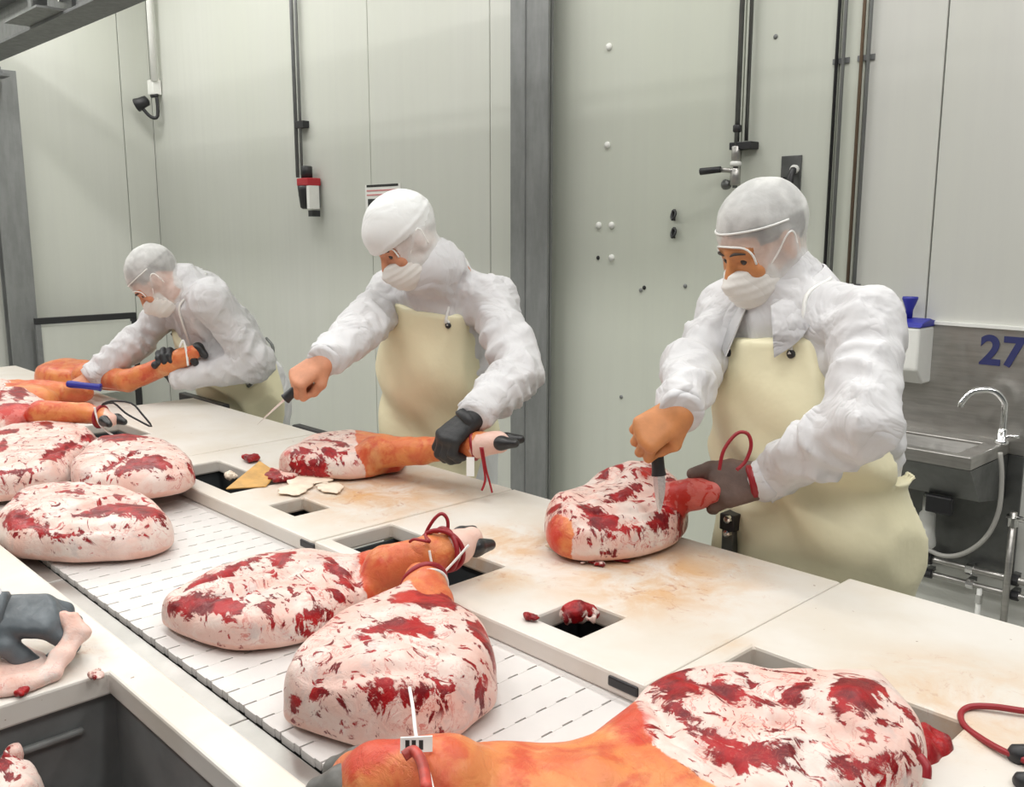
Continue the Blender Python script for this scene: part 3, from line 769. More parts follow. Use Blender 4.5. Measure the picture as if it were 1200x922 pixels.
# ================================================================== the cutting line
# belt: rows of links with hinge teeth, each row a part
bY0, bY1 = 0.578, 0.985
conv = thing('conveyor', 'white modular belt conveyor carrying the pork legs between the two benches', 'conveyor', (-1.9, (bY0 + bY1) / 2, 0.0))
PITCH = 0.05
def belt_row_mesh():
    n = 10; w = (bY1 - bY0) / n
    poly = []
    for i in range(n):                       # upper edge teeth
        y0 = i * w; poly += [(0.0465, y0), (0.0465, y0 + w * 0.5), (0.0495, y0 + w * 0.5), (0.0495, y0 + w)]
    for i in reversed(range(n)):
        y0 = i * w; poly += [(0.0, y0 + w), (0.0, y0 + w * 0.62), (-0.0, y0 + w * 0.6), (-0.0, y0)]
    cl = []
    for q in poly:
        if not cl or abs(q[0] - cl[-1][0]) + abs(q[1] - cl[-1][1]) > 1e-6: cl.append(q)
    # a notch at the near end makes the broken edge line
    m = MB().prism([(a, b) for a, b in cl], -0.012, 0.0, lambda u, v, d: (u, v, d))
    m.box((0.004, -0.0015, -0.012), (0.034, 0.0, 0.0))
    return m
row0 = belt_row_mesh().build('belt_row', M_PLASTIC, None)
zoff = row0.location.copy()
nrow = int(4.9 / PITCH)
for i in range(nrow):
    r = row0 if i == 0 else row0.copy()
    if i: COL.objects.link(r)
    r.location = (-4.55 + i * PITCH + zoff.x, bY0 + zoff.y, BZ + zoff.z)
    set_parent(r, conv)
MB().box((-4.6, bY0 + 0.01, BZ - 0.05), (0.4, bY1 - 0.01, BZ - 0.0125)).build('slide_bed', M_TOTE, conv)
# near side rail in three lengths of sheet steel
for a, b in ((-4.6, -1.86), (-1.858, -1.13), (-1.128, 0.4)):
    MB().box((a, 0.520, BZ - 0.12), (b, bY0 - 0.006, BZ - 0.008)).build('side_rail', M_STEEL, conv, bevel=0.002)
MB().box((-4.6, bY1, BZ - 0.10), (0.4, bY1 + 0.006, BZ - 0.002)).build('far_side_rail', M_STEEL, conv)
for x in (-4.4, -3.0, -1.6, -0.2):
    for y in (0.56, 0.96):
        MB().box((x - 0.025, y - 0.02, 0), (x + 0.025, y + 0.02, BZ - 0.05)).build('leg', M_STEEL, conv)
    MB().box((x - 0.02, 0.58, 0.25), (x + 0.02, 0.94, 0.29)).build('cross_bar', M_STEEL, conv)

# far side bench
tb = thing('work_bench', 'stainless bench frame carrying the far row of white cutting boards', 'bench', (-2.0, 1.27, 0))
MB().box((-4.75, 1.00, TZ - 0.075), (0.45, 1.025, TZ - 0.035)).build('front_beam', M_STEEL, tb)
MB().box((-3.55, 1.51, TZ - 0.075), (0.45, 1.535, TZ - 0.035)).build('rear_beam', M_STEEL, tb)
for x in (-4.5, -3.36, -2.49, -1.62, -0.75, 0.35):
    MB().box((x - 0.02, 1.005, 0), (x + 0.02, 1.045, TZ - 0.075)).build('leg', M_STEEL, tb)
    if x > -4:
        MB().box((x - 0.02, 1.49, 0), (x + 0.02, 1.53, TZ - 0.075)).build('leg', M_STEEL, tb)
        MB().box((x - 0.02, 1.045, TZ - 0.11), (x + 0.02, 1.49, TZ - 0.075)).build('cross_bar', M_STEEL, tb)
for a, b in ((-2.66, -2.43), (-3.50, -3.14)):
    MB().box((a, 1.553, TZ - 0.03), (b, 1.585, TZ + 0.002)).build('rubber_bumper', M_BLACK, tb, bevel=0.005)
for x in (-1.625, -0.785):
    MB().box((x - 0.035, 0.9765, TZ - 0.022), (x + 0.02, 0.984, TZ - 0.006)).build('edge_slot', M_BLACK, tb, bevel=0.003)

BOARDS = [  # x0, x1, y1, holes, label
    (-4.75, -3.365, 1.335, [], 'white cutting board at the far end under the stacked pork legs'),
    (-3.36, -2.495, 1.55, [(-3.12, -2.85, 1.03, 1.17)], 'clean white cutting board in front of the left worker'),
    (-2.49, -1.615, 1.55, [(-2.385, -2.06, 1.03, 1.16), (-1.905, -1.79, 1.045, 1.135)], 'stained white cutting board in front of the middle worker'),
    (-1.61, -0.755, 1.55, [(-1.595, -1.235, 1.015, 1.165), (-1.03, -0.925, 1.035, 1.145)], 'stained white cutting board in front of the right worker'),
    (-0.75, 0.45, 1.57, [(-0.715, -0.40, 1.085, 1.195)], 'white cutting board at the right edge with the red cord on it'),
]
for (a, b, y1, holes, lab) in BOARDS:
    z1 = TZ + (0.004 if a > -0.8 else 0.0)
    o = MB().slab(a, b, 0.98, y1, TZ - 0.034, z1, holes).build('cutting_board', M_BOARD, None, bevel=0.005)
    tag(o, lab, 'cutting board', 'white cutting boards of the far bench')
def tub(x0, x1, y0, y1, ztop, depth, m, name, lab, cat, wall=0.006, lip=0.0, grp=None, ribs=False):
    t = thing(name, lab, cat, ((x0 + x1) / 2, (y0 + y1) / 2, ztop - depth), grp)
    MB().slab(x0, x1, y0, y1, ztop - depth, ztop, [(x0 + wall, x1 - wall, y0 + wall, y1 - wall)]).build('wall_ring', m, t)
    MB().box((x0, y0, ztop - depth), (x1, y1, ztop - depth + 0.006)).build('bottom', m, t)
    if lip:
        MB().slab(x0 - lip, x1 + lip, y0 - lip, y1 + lip, ztop - 0.012, ztop, [(x0 + wall, x1 - wall, y0 + wall, y1 - wall)]).build('rim', m, t, bevel=0.004)
    if ribs:
        MB().box((x0 + wall, y0 + wall, ztop - 0.047), (x0 + wall + 0.012, y1 - wall - 0.05, ztop - 0.038)).build('side_ledge', M_GALV, t, bevel=0.003)
    return t
tub(-3.12, -2.85, 1.05, 1.17, TZ - 0.0345, 0.25, M_TOTE, 'drop_chute', 'dark chute below the opening beside the trotter of the stacked leg', 'chute', grp='dark chutes below the boards')
tub(-2.40, -2.06, 1.05, 1.18, TZ - 0.0345, 0.25, M_TOTE, 'drop_chute', 'dark chute below the opening next to the tan rind flap', 'chute', grp='dark chutes below the boards')
tub(-1.92, -1.78, 1.05, 1.15, TZ - 0.0345, 0.25, M_BLACK, 'drop_chute', 'dark chute below the small slot of the middle board', 'chute', grp='dark chutes below the boards')
tub(-1.595, -1.225, 1.03, 1.185, TZ - 0.0345, 0.25, M_TOTE, 'drop_chute', 'dark chute below the large opening under the tied trotter', 'chute', grp='dark chutes below the boards')
tub(-1.04, -0.915, 1.03, 1.16, TZ - 0.0345, 0.25, M_BLACK, 'drop_chute', 'dark chute below the small opening holding a red trimming', 'chute', grp='dark chutes below the boards')
tub(-0.72, -0.39, 1.07, 1.205, TZ - 0.0345, 0.25, M_TOTE, 'drop_chute', 'dark chute below the opening behind the large foreground leg', 'chute', grp='dark chutes below the boards')

# near side bench with a black tote in its opening
nb = thing('work_bench', 'stainless bench frame carrying the near cutting board at the left', 'bench', (-1.5, 0.15, 0))
NH = [(-1.318, -0.62, 0.02, 0.455)]
MB().box((-3.2, 0.48, TZ - 0.08), (0.0, 0.505, TZ - 0.036)).build('front_beam', M_STEEL, nb)
MB().box((-3.2, -0.12, TZ - 0.08), (0.0, -0.095, TZ - 0.036)).build('rear_beam', M_STEEL, nb)
for x in (-3.1, -1.7, -0.2):
    for y in (-0.11, 0.49):
        MB().box((x - 0.02, y - 0.012, 0), (x + 0.02, y + 0.012, TZ - 0.08)).build('leg', M_STEEL, nb)
o = MB().slab(-3.2, -0.02, -0.15, 0.512, TZ - 0.036, TZ, NH).build('cutting_board', M_BOARD, None, bevel=0.004)
tag(o, 'near white cutting board with the large opening around the black tote', 'cutting board')
tub(-1.34, -0.60, -0.005, 0.475, TZ - 0.037, 0.24, M_TOTEM, 'plastic_tote', 'charcoal plastic tote sunk in the near bench opening', 'tote', 0.008, 0.0, ribs=True)

# post with clamp at the far edge beside the right worker
c = PY(858, 600, 1.62)
t = thing('bench_post', 'dark steel post with bolted clamp behind the right worker\'s ham', 'post', (c[0], 1.62, 0))
MB().box((c[0] - 0.014, 1.605, 0), (c[0] + 0.014, 1.633, c[2] - 0.01)).build('post_tube', M_STEELD, t, bevel=0.003)
MB().box((c[0] - 0.016, 1.598, c[2] - 0.035), (c[0] + 0.020, 1.638, c[2] + 0.0)).build('clamp', M_BLACK, t, bevel=0.003)
for dz in (0.0, -0.03):
    MB().lathe([(0.008, 0), (0.008, 0.01), (0.004, 0.012)], (c[0] + 0.008, 1.598, c[2] - 0.008 + dz), (0, -1, 0), 8).build('bolt', M_CHROME, t)

# ================================================================== pork
def blur2(A, n):
    for _ in range(n):
        P = np.pad(A, 1, mode='edge')
        A = (P[:-2, 1:-1] + P[2:, 1:-1] + P[1:-1, :-2] + P[1:-1, 2:] + 4 * A) / 8
    return A
def maxf(A, n):
    for k in range(n):
        P = np.pad(A, 1, mode='edge')
        A = np.maximum.reduce([P[:-2, 1:-1], P[2:, 1:-1], P[1:-1, :-2], P[1:-1, 2:], A]) if k % 3 else \
            np.maximum.reduce([P[:-2, 1:-1], P[2:, 1:-1], P[1:-1, :-2], P[1:-1, 2:], A, P[:-2, :-2], P[2:, 2:], P[:-2, 2:], P[2:, :-2]])
    return A
def bil(A, x, y):
    x = np.clip(x, 0, A.shape[0] - 1.001); y = np.clip(y, 0, A.shape[1] - 1.001)
    i = x.astype(int); j = y.astype(int); u = x - i; v = y - j
    return A[i, j] * (1 - u) * (1 - v) + A[i + 1, j] * u * (1 - v) + A[i, j + 1] * (1 - u) * v + A[i + 1, j + 1] * u * v

def pork(name, label, cat, z0, out, T, lean=(), skin=(), blood=(), caps=(), vox=0.0042, p=2.1, tilt=None, group=None,
         lump=0.010, seed=0.0, flap=None, Rmax=0.17, smooth=2, domes=(), parent=None, capskin=True, grooves=(), capblood=False):
    """a flattened cut of pork: outline at mid height, thickness from the distance to the outline; caps = shank and foot"""
    zt = z0 + T
    up = lambda L, z: chaikin([PZ(x, y, z)[:2] for x, y in L], smooth)
    ya_, yb_ = min(y for x, y in out), max(y for x, y in out)
    O = chaikin([PZ(x, y, z0 + T * (1.55 - 1.0 * (y - ya_) / (yb_ - ya_)))[:2] for x, y in out], smooth)
    lo = O.min(0) - 0.06; hi = O.max(0) + 0.06
    g = 0.006
    nx, ny = (np.ceil((hi - lo) / g).astype(int) + 1)
    GX, GY = np.meshgrid(lo[0] + g * np.arange(nx), lo[1] + g * np.arange(ny), indexing='ij')
    D = polysd(np.stack([GX.ravel(), GY.ravel()], 1), O).reshape(nx, ny)
    R = blur2(maxf(np.maximum(D, 0.012), int(0.05 / g)), 60)
    R = np.minimum(R, Rmax)
    Tl = np.minimum(T, R * 1.02)
    grP, dmP = [], []
    caps = [(np.asarray(a), np.asarray(b), ra, rb) for a, b, ra, rb in caps]
    def fields(P):
        gx = (P[:, 0] - lo[0]) / g; gy = (P[:, 1] - lo[1]) / g
        d, r, t = bil(D, gx, gy), bil(R, gx, gy), bil(Tl, gx, gy)
        zc = z0 + 0.62 * t
        if tilt is not None:
            zc = zc + np.clip((P[:, 0] - tilt[2]) * tilt[0] + (P[:, 1] - tilt[3]) * tilt[1], tilt[4], tilt[5])
        return d, r, t, zc
    def pillow(P):
        d, r, t, zc = fields(P)
        n = vnoise(P, 16, seed) * 1.2 + vnoise(P, 38, seed + 5) * 0.6
        top = P[:, 2] > zc
        te = t + np.where(top, lump * n * np.clip(d / 0.03, 0, 1), 0)
        for (c, rr, h) in dmP:
            q = np.sum((P[:, :2] - c[:2]) ** 2, 1) / rr ** 2
            te = te + np.where(top, h * np.exp(-q * 1.8), 0)
        for L in grP:
            m = np.full(len(P), 1e9)
            for a, b in zip(L[:-1], L[1:]):
                e = b - a; w = P[:, :2] - a; s = np.clip((w @ e) / (e @ e), 0, 1)
                m = np.minimum(m, np.sum((w - s[:, None] * e) ** 2, 1))
            te = te - np.where(top, 0.011 * np.exp(-m / 0.010 ** 2), 0)
        dd = d + 0.010 * vnoise(P, 22, seed + 9)
        a = np.abs(P[:, 2] - zc) / np.maximum(np.where(top, te + 0.38 * t, 0.62 * t), 0.004)
        b = np.maximum(0, 1 - dd / r)
        pp = np.where(top, p, 2.8)
        k = (a ** pp + b ** pp) ** (1 / pp)
        return (k - 1) * t * 0.9
    def hit(L):
        R_ = np.array([ray(x, y) for x, y in L]); zs = z0 + 2.6 * T + 0.06
        t0 = (zs - CAM[2]) / R_[:, 2]; P = CAM + R_ * t0[:, None]; t1 = (z0 + 0.6 * T - CAM[2]) / R_[:, 2]
        done = np.zeros(len(P), bool); out_ = CAM + R_ * ((z0 + 1.2 * T - CAM[2]) / R_[:, 2])[:, None]
        for k in range(61):
            Q = CAM + R_ * (t0 + (t1 - t0) * k / 60)[:, None]
            new = (pillow(Q) < 0) & ~done
            out_[new] = Q[new]; done |= new
        return out_
    def hit2(L): return chaikin(hit(L)[:, :2], smooth)
    leanP = [hit2(q) for q in lean]; skinP = [hit2(q) for q in skin]; blP = [hit2(q) for q in blood]
    _g = [list(hit(q)[:, :2]) for q in grooves]; _d = [(hit([(x, y)])[0], r, h) for x, y, r, h in domes]
    grP += _g; dmP += _d
    def capd(P):
        m = np.full(len(P), 1e3)
        for a, b, ra, rb in caps: m = smin(m, cone(P, a, b, ra, rb), 0.012)
        return m
    def fn(P):
        f = pillow(P)
        if caps: f = smin(f, capd(P) + 0.003 * vnoise(P, 40, seed), 0.018)
        return f
    L3 = np.array([lo[0], lo[1], z0 - 0.03]); H3 = np.array([hi[0], hi[1], z0 + 2.3 * T + 0.04])
    if tilt is not None: H3[2] += max(0, tilt[5]); L3[2] += min(0, tilt[4])
    for a, b, ra, rb in caps:
        for q, r in ((a, ra), (b, rb)): L3 = np.minimum(L3, q - r - 0.02); H3 = np.maximum(H3, q + r + 0.02)
    v, f = nets(fn, L3, H3, vox)
    d, r, t, zc = fields(v)
    XY = v[:, :2]
    def best(Ps):
        m = np.full(len(v), -0.2)
        for q in Ps: m = np.maximum(m, polysd(XY, q))
        return m
    le = best(leanP); s = best(skinP); bl = best(blP)
    side = (zc - v[:, 2]) / np.maximum(t, 0.01)
    le = np.where(side > 0.25, le - (side - 0.25) * 0.12, le)
    s = np.where(side > 0.55, np.maximum(s, -0.02), s)
    if caps and capskin:
        cdv = capd(v)
        s = np.where(cdv < 0.008, np.maximum(s, 0.03), s)
        le = np.where(cdv < 0.006, -0.1, le)
    if caps and capskin and len(caps) >= 3:      # the foot itself is pink and scraped
        cl = cone(v, *caps[-1]); s = np.where(cl < 0.007, s - np.clip((0.012 - cl) / 0.006, 0, 1) * 0.035, s); side = np.where(cl < 0.010, 1.0, side)
    if capblood:
        bl = np.where(capd(v) < 0.010, 0.03, bl)
    o = mesh_obj(name, v, f, M_MEAT, parent, True, {'lean': le, 'skin': s, 'side': side, 'blood': bl})
    if cat: tag(o, label, cat, group)
    return o

def foot(parent, p, d, up, r=0.016, m=None, spread=0.019, L=0.034):
    """two hooves at the end of a trotter"""
    d = nrm(d); s = nrm(np.cross(d, up)); m = m or M_HOOF
    for k in (-1, 1):
        a = p + s * k * spread; b = a + d * L + s * k * 0.004 - nrm(up) * 0.004
        fn = lambda P: smin(cone(P, a, b, r, r * 0.62), cone(P, a - d * 0.004, a, r * 1.02, r), 0.004)
        v, f = nets(fn, np.minimum(a, b) - r - 0.006, np.maximum(a, b) + r + 0.006, 0.0028)
        mesh_obj('hoof', v, f, m, parent, True)
def cord(parent, pts, r, m, name, closed=False, seg=8, k=6):
    return MB().tube(pts, r, seg, k, closed).build(name, m, parent, True)
def ringpts(c, axis, r, n=10, tilt=0.0):
    a = nrm(axis); u = nrm(np.cross(a, (0.2, 0.3, 0.93))); w = np.cross(a, u)
    return [c + r * (math.cos(2 * math.pi * i / n) * u + math.sin(2 * math.pi * i / n) * w) + a * tilt * math.cos(2 * math.pi * i / n) for i in range(n)]

GL = 'pork legs on the conveyor belt'
# --- A: leg with tied trotter, middle of the belt
sa, sb, sc = PZ(455, 665, 0.985), PZ(505, 650, 1.01), PZ(537, 640, 1.02)
A = pork('ham', 'pork leg pointing to its red-banded dark-hoofed trotter, middle of the belt', 'pork leg', BZ,
    [(185, 714), (205, 698), (245, 672), (290, 650), (330, 641), (375, 640), (412, 650), (440, 648), (468, 645), (470, 680), (440, 690), (424, 702), (400, 722), (370, 738), (330, 750), (280, 757), (240, 747), (215, 734), (195, 722)], 0.039,
    lean=[[(188, 713), (215, 700), (250, 694), (292, 706), (290, 725), (282, 744), (258, 740), (236, 726), (208, 718)], [(312, 657), (340, 646), (352, 652), (326, 669)],
          [(368, 648), (392, 652), (412, 678), (408, 692), (385, 668)], [(383, 688), (400, 702), (404, 712), (392, 706)], [(330, 748), (380, 726), (410, 706), (404, 718), (362, 740)],
          [(208, 690), (270, 664), (330, 645), (300, 658), (232, 688)], [(305, 700), (325, 694), (330, 702), (312, 706)]],
    skin=[[(416, 640), (520, 610), (540, 690), (425, 712), (424, 680)]],
    blood=[[(418, 640), (428, 640), (432, 690), (424, 708)], [(440, 645), (500, 622), (500, 632), (450, 652)]],
    caps=[(sa, sb, 0.042, 0.034), (sb, sc, 0.034, 0.028), (sc, sc + (PZ(552, 634, 1.02) - sc) * 1.0 + V(0, 0, 0.004), 0.029, 0.022)], seed=1.3, group=GL,
    grooves=[[(210, 692), (260, 674), (320, 660)], [(250, 700), (300, 690), (350, 664)], [(430, 650), (416, 672), (420, 700)]])
fd = nrm(PZ(552, 634, 1.02) - sc)
foot(A, PZ(550, 634, 1.02), fd, (0.3, -0.3, 0.6), 0.017)
bc = PZ(518, 645, 1.018)
cord(A, ringpts(bc, fd, 0.038, 12, 0.014), 0.0045, M_RED, 'red_band', True)
cord(A, ringpts(bc + fd * 0.008, fd, 0.037, 12, -0.010), 0.0045, M_RED, 'red_band', True)
lp = [(500, 632), (498, 618), (508, 600), (518, 593), (525, 602), (524, 622), (522, 634)]
cord(A, [PZ(x, y, 1.05 + (0.0)) + 0 * fd for x, y in [(503, 634)]] + [bc + CR * (x - 518) / 690.0 + CU * (638 - y) / 690.0 for x, y in lp[1:]], 0.0032, M_RED, 'cord_loop')
cord(A, [bc + CR * (x - 518) / 690.0 + CU * (645 - y) / 690.0 - CF * q for x, y, q in [(480, 632, 0.02), (486, 628, 0.03), (496, 628, 0.042), (506, 630, 0.042)]], 0.0026, M_RED, 'cord_tail')
cord(A, [bc + CR * (x - 518) / 690.0 + CU * (645 - y) / 690.0 - CF * q for x, y, q in [(505, 640, 0.042), (508, 655, 0.044), (514, 672, 0.048), (530, 658, 0.046), (552, 634, 0.036)]], 0.0022, M_TIE, 'cable_tie')

# --- B: round ham, front of the belt
hb = PZ(498, 690, 1.0)
B = pork('ham', 'large round ham lying on the front of the belt, shank pointing away', 'pork leg', BZ,
    [(325, 815), (335, 795), (358, 757), (385, 730), (420, 708), (455, 693), (478, 684), (488, 668), (515, 668), (526, 690), (535, 708), (562, 727), (580, 752), (585, 780), (576, 812), (546, 842), (500, 862), (450, 869), (400, 857), (360, 838), (338, 828)], 0.056,
    lean=[[(362, 812), (376, 804), (398, 818), (440, 820), (470, 813), (500, 803), (517, 810), (510, 835), (490, 846), (468, 834), (430, 843), (400, 839), (378, 829)],
          [(408, 744), (440, 731), (470, 722), (500, 733), (516, 752), (492, 750), (460, 742), (422, 752)], [(546, 722), (572, 742), (585, 778), (580, 795), (568, 762), (550, 740)],
          [(450, 702), (488, 690), (530, 704), (548, 722), (500, 712), (465, 709)], [(324, 818), (340, 806), (350, 814), (338, 832)], [(438, 808), (485, 795), (480, 806), (450, 812)],
          [(560, 820), (566, 806), (572, 815), (562, 832)]],
    skin=[[(476, 690), (484, 662), (520, 662), (530, 704), (505, 700)]],
    blood=[[(452, 702), (480, 690), (500, 700), (475, 712)]],
    caps=[(PZ(505, 705, 0.985), PZ(498, 686, 1.0), 0.036, 0.032), (PZ(498, 686, 1.0), PZ(492, 676, 1.0), 0.032, 0.026)], seed=4.1, group=GL,
    domes=[(450, 770, 0.08, 0.012)], grooves=[[(350, 800), (400, 800), (470, 790), (520, 795)], [(400, 755), (460, 752), (520, 768)]])
q = PZ(497, 684, 1.0)
cord(B, ringpts(q, PZ(492, 672, 1.0) - PZ(505, 705, 0.985), 0.036, 12, 0.006), 0.006, M_RED, 'red_band', True)
cord(B, ringpts(q + nrm(PZ(505, 705, .985) - q) * 0.014, PZ(492, 672, 1.0) - PZ(505, 705, 0.985), 0.037, 12, 0.006), 0.0028, M_TIE, 'cable_tie', True)

# --- C: big foreground leg, skin side towards the camera
tc = (0.0, 0.14, 0.0, 0.92, -0.018, 0.018)
C = pork('ham', 'largest pork leg in the foreground with orange skinned shank and wide cut face', 'pork leg', BZ + 0.018,
    [(412, 900), (445, 888), (500, 874), (560, 864), (620, 864), (668, 858), (705, 838), (733, 815), (752, 797), (790, 782), (850, 783), (930, 795), (1000, 797), (1040, 803), (1060, 830), (1076, 862), (1088, 892), (1082, 912), (1040, 935), (980, 960), (900, 985), (780, 995), (640, 985), (520, 968), (440, 945), (412, 925)], 0.044,
    lean=[[(752, 802), (775, 790), (800, 784), (818, 800), (822, 816), (802, 813), (795, 835), (775, 815)], [(757, 806), (795, 818), (805, 848), (850, 868), (900, 880), (932, 866), (946, 868), (938, 894), (902, 905), (852, 896), (816, 862), (787, 840)],
          [(972, 806), (1000, 795), (1030, 797), (1034, 828), (1022, 846), (986, 838), (973, 824)], [(948, 872), (1000, 893), (1040, 882), (1080, 876), (1064, 897), (1020, 912), (980, 908)],
          [(826, 795), (868, 805), (908, 826), (896, 828), (850, 812)], [(910, 812), (945, 800), (962, 806), (928, 822)], [(1010, 858), (1028, 856), (1030, 872), (1014, 874)]],
    skin=[[(380, 850), (560, 845), (690, 835), (742, 806), (752, 850), (778, 884), (835, 922), (900, 960), (930, 1010), (380, 1010)]],
    blood=[[(400, 888), (480, 870), (500, 885), (470, 920), (405, 925)], [(560, 862), (640, 862), (700, 838), (740, 815), (742, 830), (700, 855), (620, 874)], [(704, 840), (742, 820), (770, 870), (740, 880)]],
    caps=[(PZ(520, 918, 0.985), PZ(445, 915, 0.972), 0.052, 0.042), (PZ(445, 915, 0.972), PZ(418, 912, 0.962), 0.040, 0.032)], tilt=tc, seed=8.7, group=GL,
    domes=[(1000, 820, 0.05, 0.012)], grooves=[[(800, 790), (860, 820), (930, 850), (1000, 860)], [(880, 800), (950, 828), (990, 850)], [(760, 815), (790, 862), (860, 905)], [(940, 870), (948, 900)], [(910, 840), (950, 845)]])
foot(C, PZ(412, 912, 0.962), PZ(400, 911, 0.96) - PZ(418, 912, 0.962), (0, 0, 1), 0.026, M_HOOFG, 0.018, 0.03)
tie = [PZ(480, 806, 1.045), PZ(484, 830, 1.04), PZ(487, 858, 1.04), PZ(492, 880, 1.035), PZ(502, 905, 1.04), PZ(508, 930, 1.042)]
cord(C, tie, 0.0022, M_TIE, 'cable_tie')
tgp = PZ(488, 872, 1.042)
tg = MB()
uu, vv = nrm(CR + V(0, 0, 0.0)), nrm(np.cross(CR, -CF)); nn = -CF
P8 = [tgp + uu * a * 0.017 + vv * b * 0.009 + nn * c * 0.0016 for c in (-1, 1) for a, b in ((-1, -0.8), (1, -1), (1, 0.8), (-1, 1))]
tg.add(P8, [(3, 2, 1, 0), (4, 5, 6, 7), (0, 1, 5, 4), (1, 2, 6, 5), (2, 3, 7, 6), (3, 0, 4, 7)])
to = tg.build('tag', M_TIE, C)
for a in (-0.55, -0.15, 0.3):
    bmk = MB(); P8 = [tgp + uu * (a * 0.017 + e * 0.0022) + vv * b * 0.005 + nn * (0.0016 + c * 0.0005) for c in (0, 1) for e, b in ((-1, -1), (1, -1), (1, 1), (-1, 1))]
    bmk.add(P8, [(3, 2, 1, 0), (4, 5, 6, 7), (0, 1, 5, 4), (1, 2, 6, 5), (2, 3, 7, 6), (3, 0, 4, 7)]).build('print', M_LABEL, to)
cord(C, [PZ(473, 886, 1.04), PZ(485, 880, 1.045), PZ(495, 895, 1.045), PZ(500, 925, 1.045)], 0.006, mat('raw_red_skin', (0.45, 0.05, 0.035), 0.4, var=0.3, scale=40), 'skin_fold')

# --- D E F G: stack at the left end of the belt
GS = 'pork legs stacked at the left end of the belt'
G_ = pork('ham', 'front ham of the left stack, pale rind rim towards the camera', 'pork leg', BZ,
    [(0, 602), (12, 582), (50, 568), (90, 563), (140, 569), (170, 580), (190, 594), (207, 622), (190, 636), (150, 647), (90, 652), (40, 648), (8, 641), (-8, 620)], 0.046,
    lean=[[(83, 605), (105, 598), (120, 592), (150, 586), (178, 594), (193, 606), (190, 618), (160, 616), (130, 600), (118, 612), (95, 606)], [(5, 605), (28, 600), (55, 612), (50, 622), (20, 622), (8, 635)], [(40, 622), (75, 632), (115, 628), (75, 638)],
          [(68, 576), (95, 572), (105, 580), (85, 583)], [(10, 585), (25, 580), (20, 592)], [(130, 578), (150, 580), (140, 586)]], seed=2.2, group=GS, domes=[(60, 590, 0.07, 0.01)],
    grooves=[[(40, 612), (80, 626), (150, 622)], [(90, 600), (130, 586), (180, 592)]])
F_ = pork('ham', 'ham resting on the bench edge at the right of the left stack', 'pork leg', BZ + 0.036,
    [(78, 562), (86, 535), (110, 517), (150, 508), (190, 513), (218, 528), (228, 548), (226, 562), (192, 574), (150, 580), (110, 580)], 0.042,
    lean=[[(104, 516), (140, 507), (185, 512), (160, 518), (125, 521)], [(140, 548), (165, 534), (190, 533), (203, 545), (195, 555), (170, 550), (150, 560), (135, 564)], [(112, 552), (135, 540), (160, 526), (150, 538), (125, 556)], [(82, 558), (110, 556), (125, 562), (100, 568)], [(220, 540), (227, 538), (228, 550), (222, 552)]],
    seed=6.6, vox=0.0052, group=GS, grooves=[[(120, 550), (160, 530), (210, 535)], [(200, 560), (222, 548)]])
E_ = pork('ham', 'ham half covered at the left edge of the stack, dark red muscle seam', 'pork leg', BZ + 0.008,
    [(-45, 515), (0, 502), (40, 494), (82, 493), (112, 503), (116, 515), (104, 526), (84, 545), (76, 566), (30, 575), (-45, 585)], 0.045,
    lean=[[(-10, 505), (20, 502), (28, 508), (-10, 512)], [(40, 540), (65, 522), (80, 516), (100, 520), (75, 535), (60, 545)], [(-5, 552), (20, 552), (50, 545), (70, 540), (40, 556), (0, 560)], [(40, 495), (58, 494), (65, 502), (52, 503)], [(92, 514), (114, 508), (115, 518), (98, 522)], [(0, 515), (10, 512), (8, 528), (-5, 530)]],
    seed=3.9, vox=0.0052, group=GS, grooves=[[(0, 545), (50, 535), (100, 512)]])
sd = [PZ(48, 484, 1.03), PZ(100, 484, 1.025), PZ(118, 488, 1.02), PZ(130, 492, 1.018)]
D_ = pork('ham', 'uppermost leg of the left stack with trotter and black cord loop', 'pork leg', BZ + 0.045,
    [(-70, 475), (-45, 452), (0, 447), (26, 448), (44, 466), (60, 474), (60, 490), (40, 498), (0, 505), (-60, 508)], 0.045,
    lean=[[(8, 458), (25, 452), (34, 460), (30, 470), (18, 472)], [(-10, 462), (6, 455), (5, 470), (-12, 474)], [(0, 475), (45, 474), (50, 480), (0, 484)], [(-30, 485), (40, 482), (55, 490), (0, 500), (-40, 500)]],
    skin=[[(48, 465), (140, 465), (140, 505), (52, 505)]], blood=[[(-20, 484), (50, 478), (60, 492), (0, 502)]],
    caps=[(sd[0], sd[1], 0.040, 0.030), (sd[1], sd[2], 0.030, 0.026), (sd[2], sd[3], 0.027, 0.020)], seed=9.4, vox=0.0052, group=GS)
foot(D_, sd[3], sd[3] - sd[2], (0, 0, 1), 0.016)
fd2 = nrm(sd[2] - sd[1])
cord(D_, ringpts(sd[2], fd2, 0.031, 12, 0.006), 0.006, M_RED, 'red_band', True)
cord(D_, [sd[2] + CR * (x - 118) / 340.0 + CU * (488 - y) / 340.0 - CF * 0.02 for x, y in [(122, 476), (132, 472), (152, 474), (163, 485), (173, 498), (160, 492), (146, 484), (134, 474)]], 0.0030, M_BLACK, 'cord_loop', True, 8, 3)
cord(D_, [sd[2] + CR * (x - 118) / 340.0 + CU * (488 - y) / 340.0 - CF * 0.035 for x, y in [(117, 478), (119, 488), (124, 498), (137, 508)]], 0.003, M_TIE, 'cable_tie')

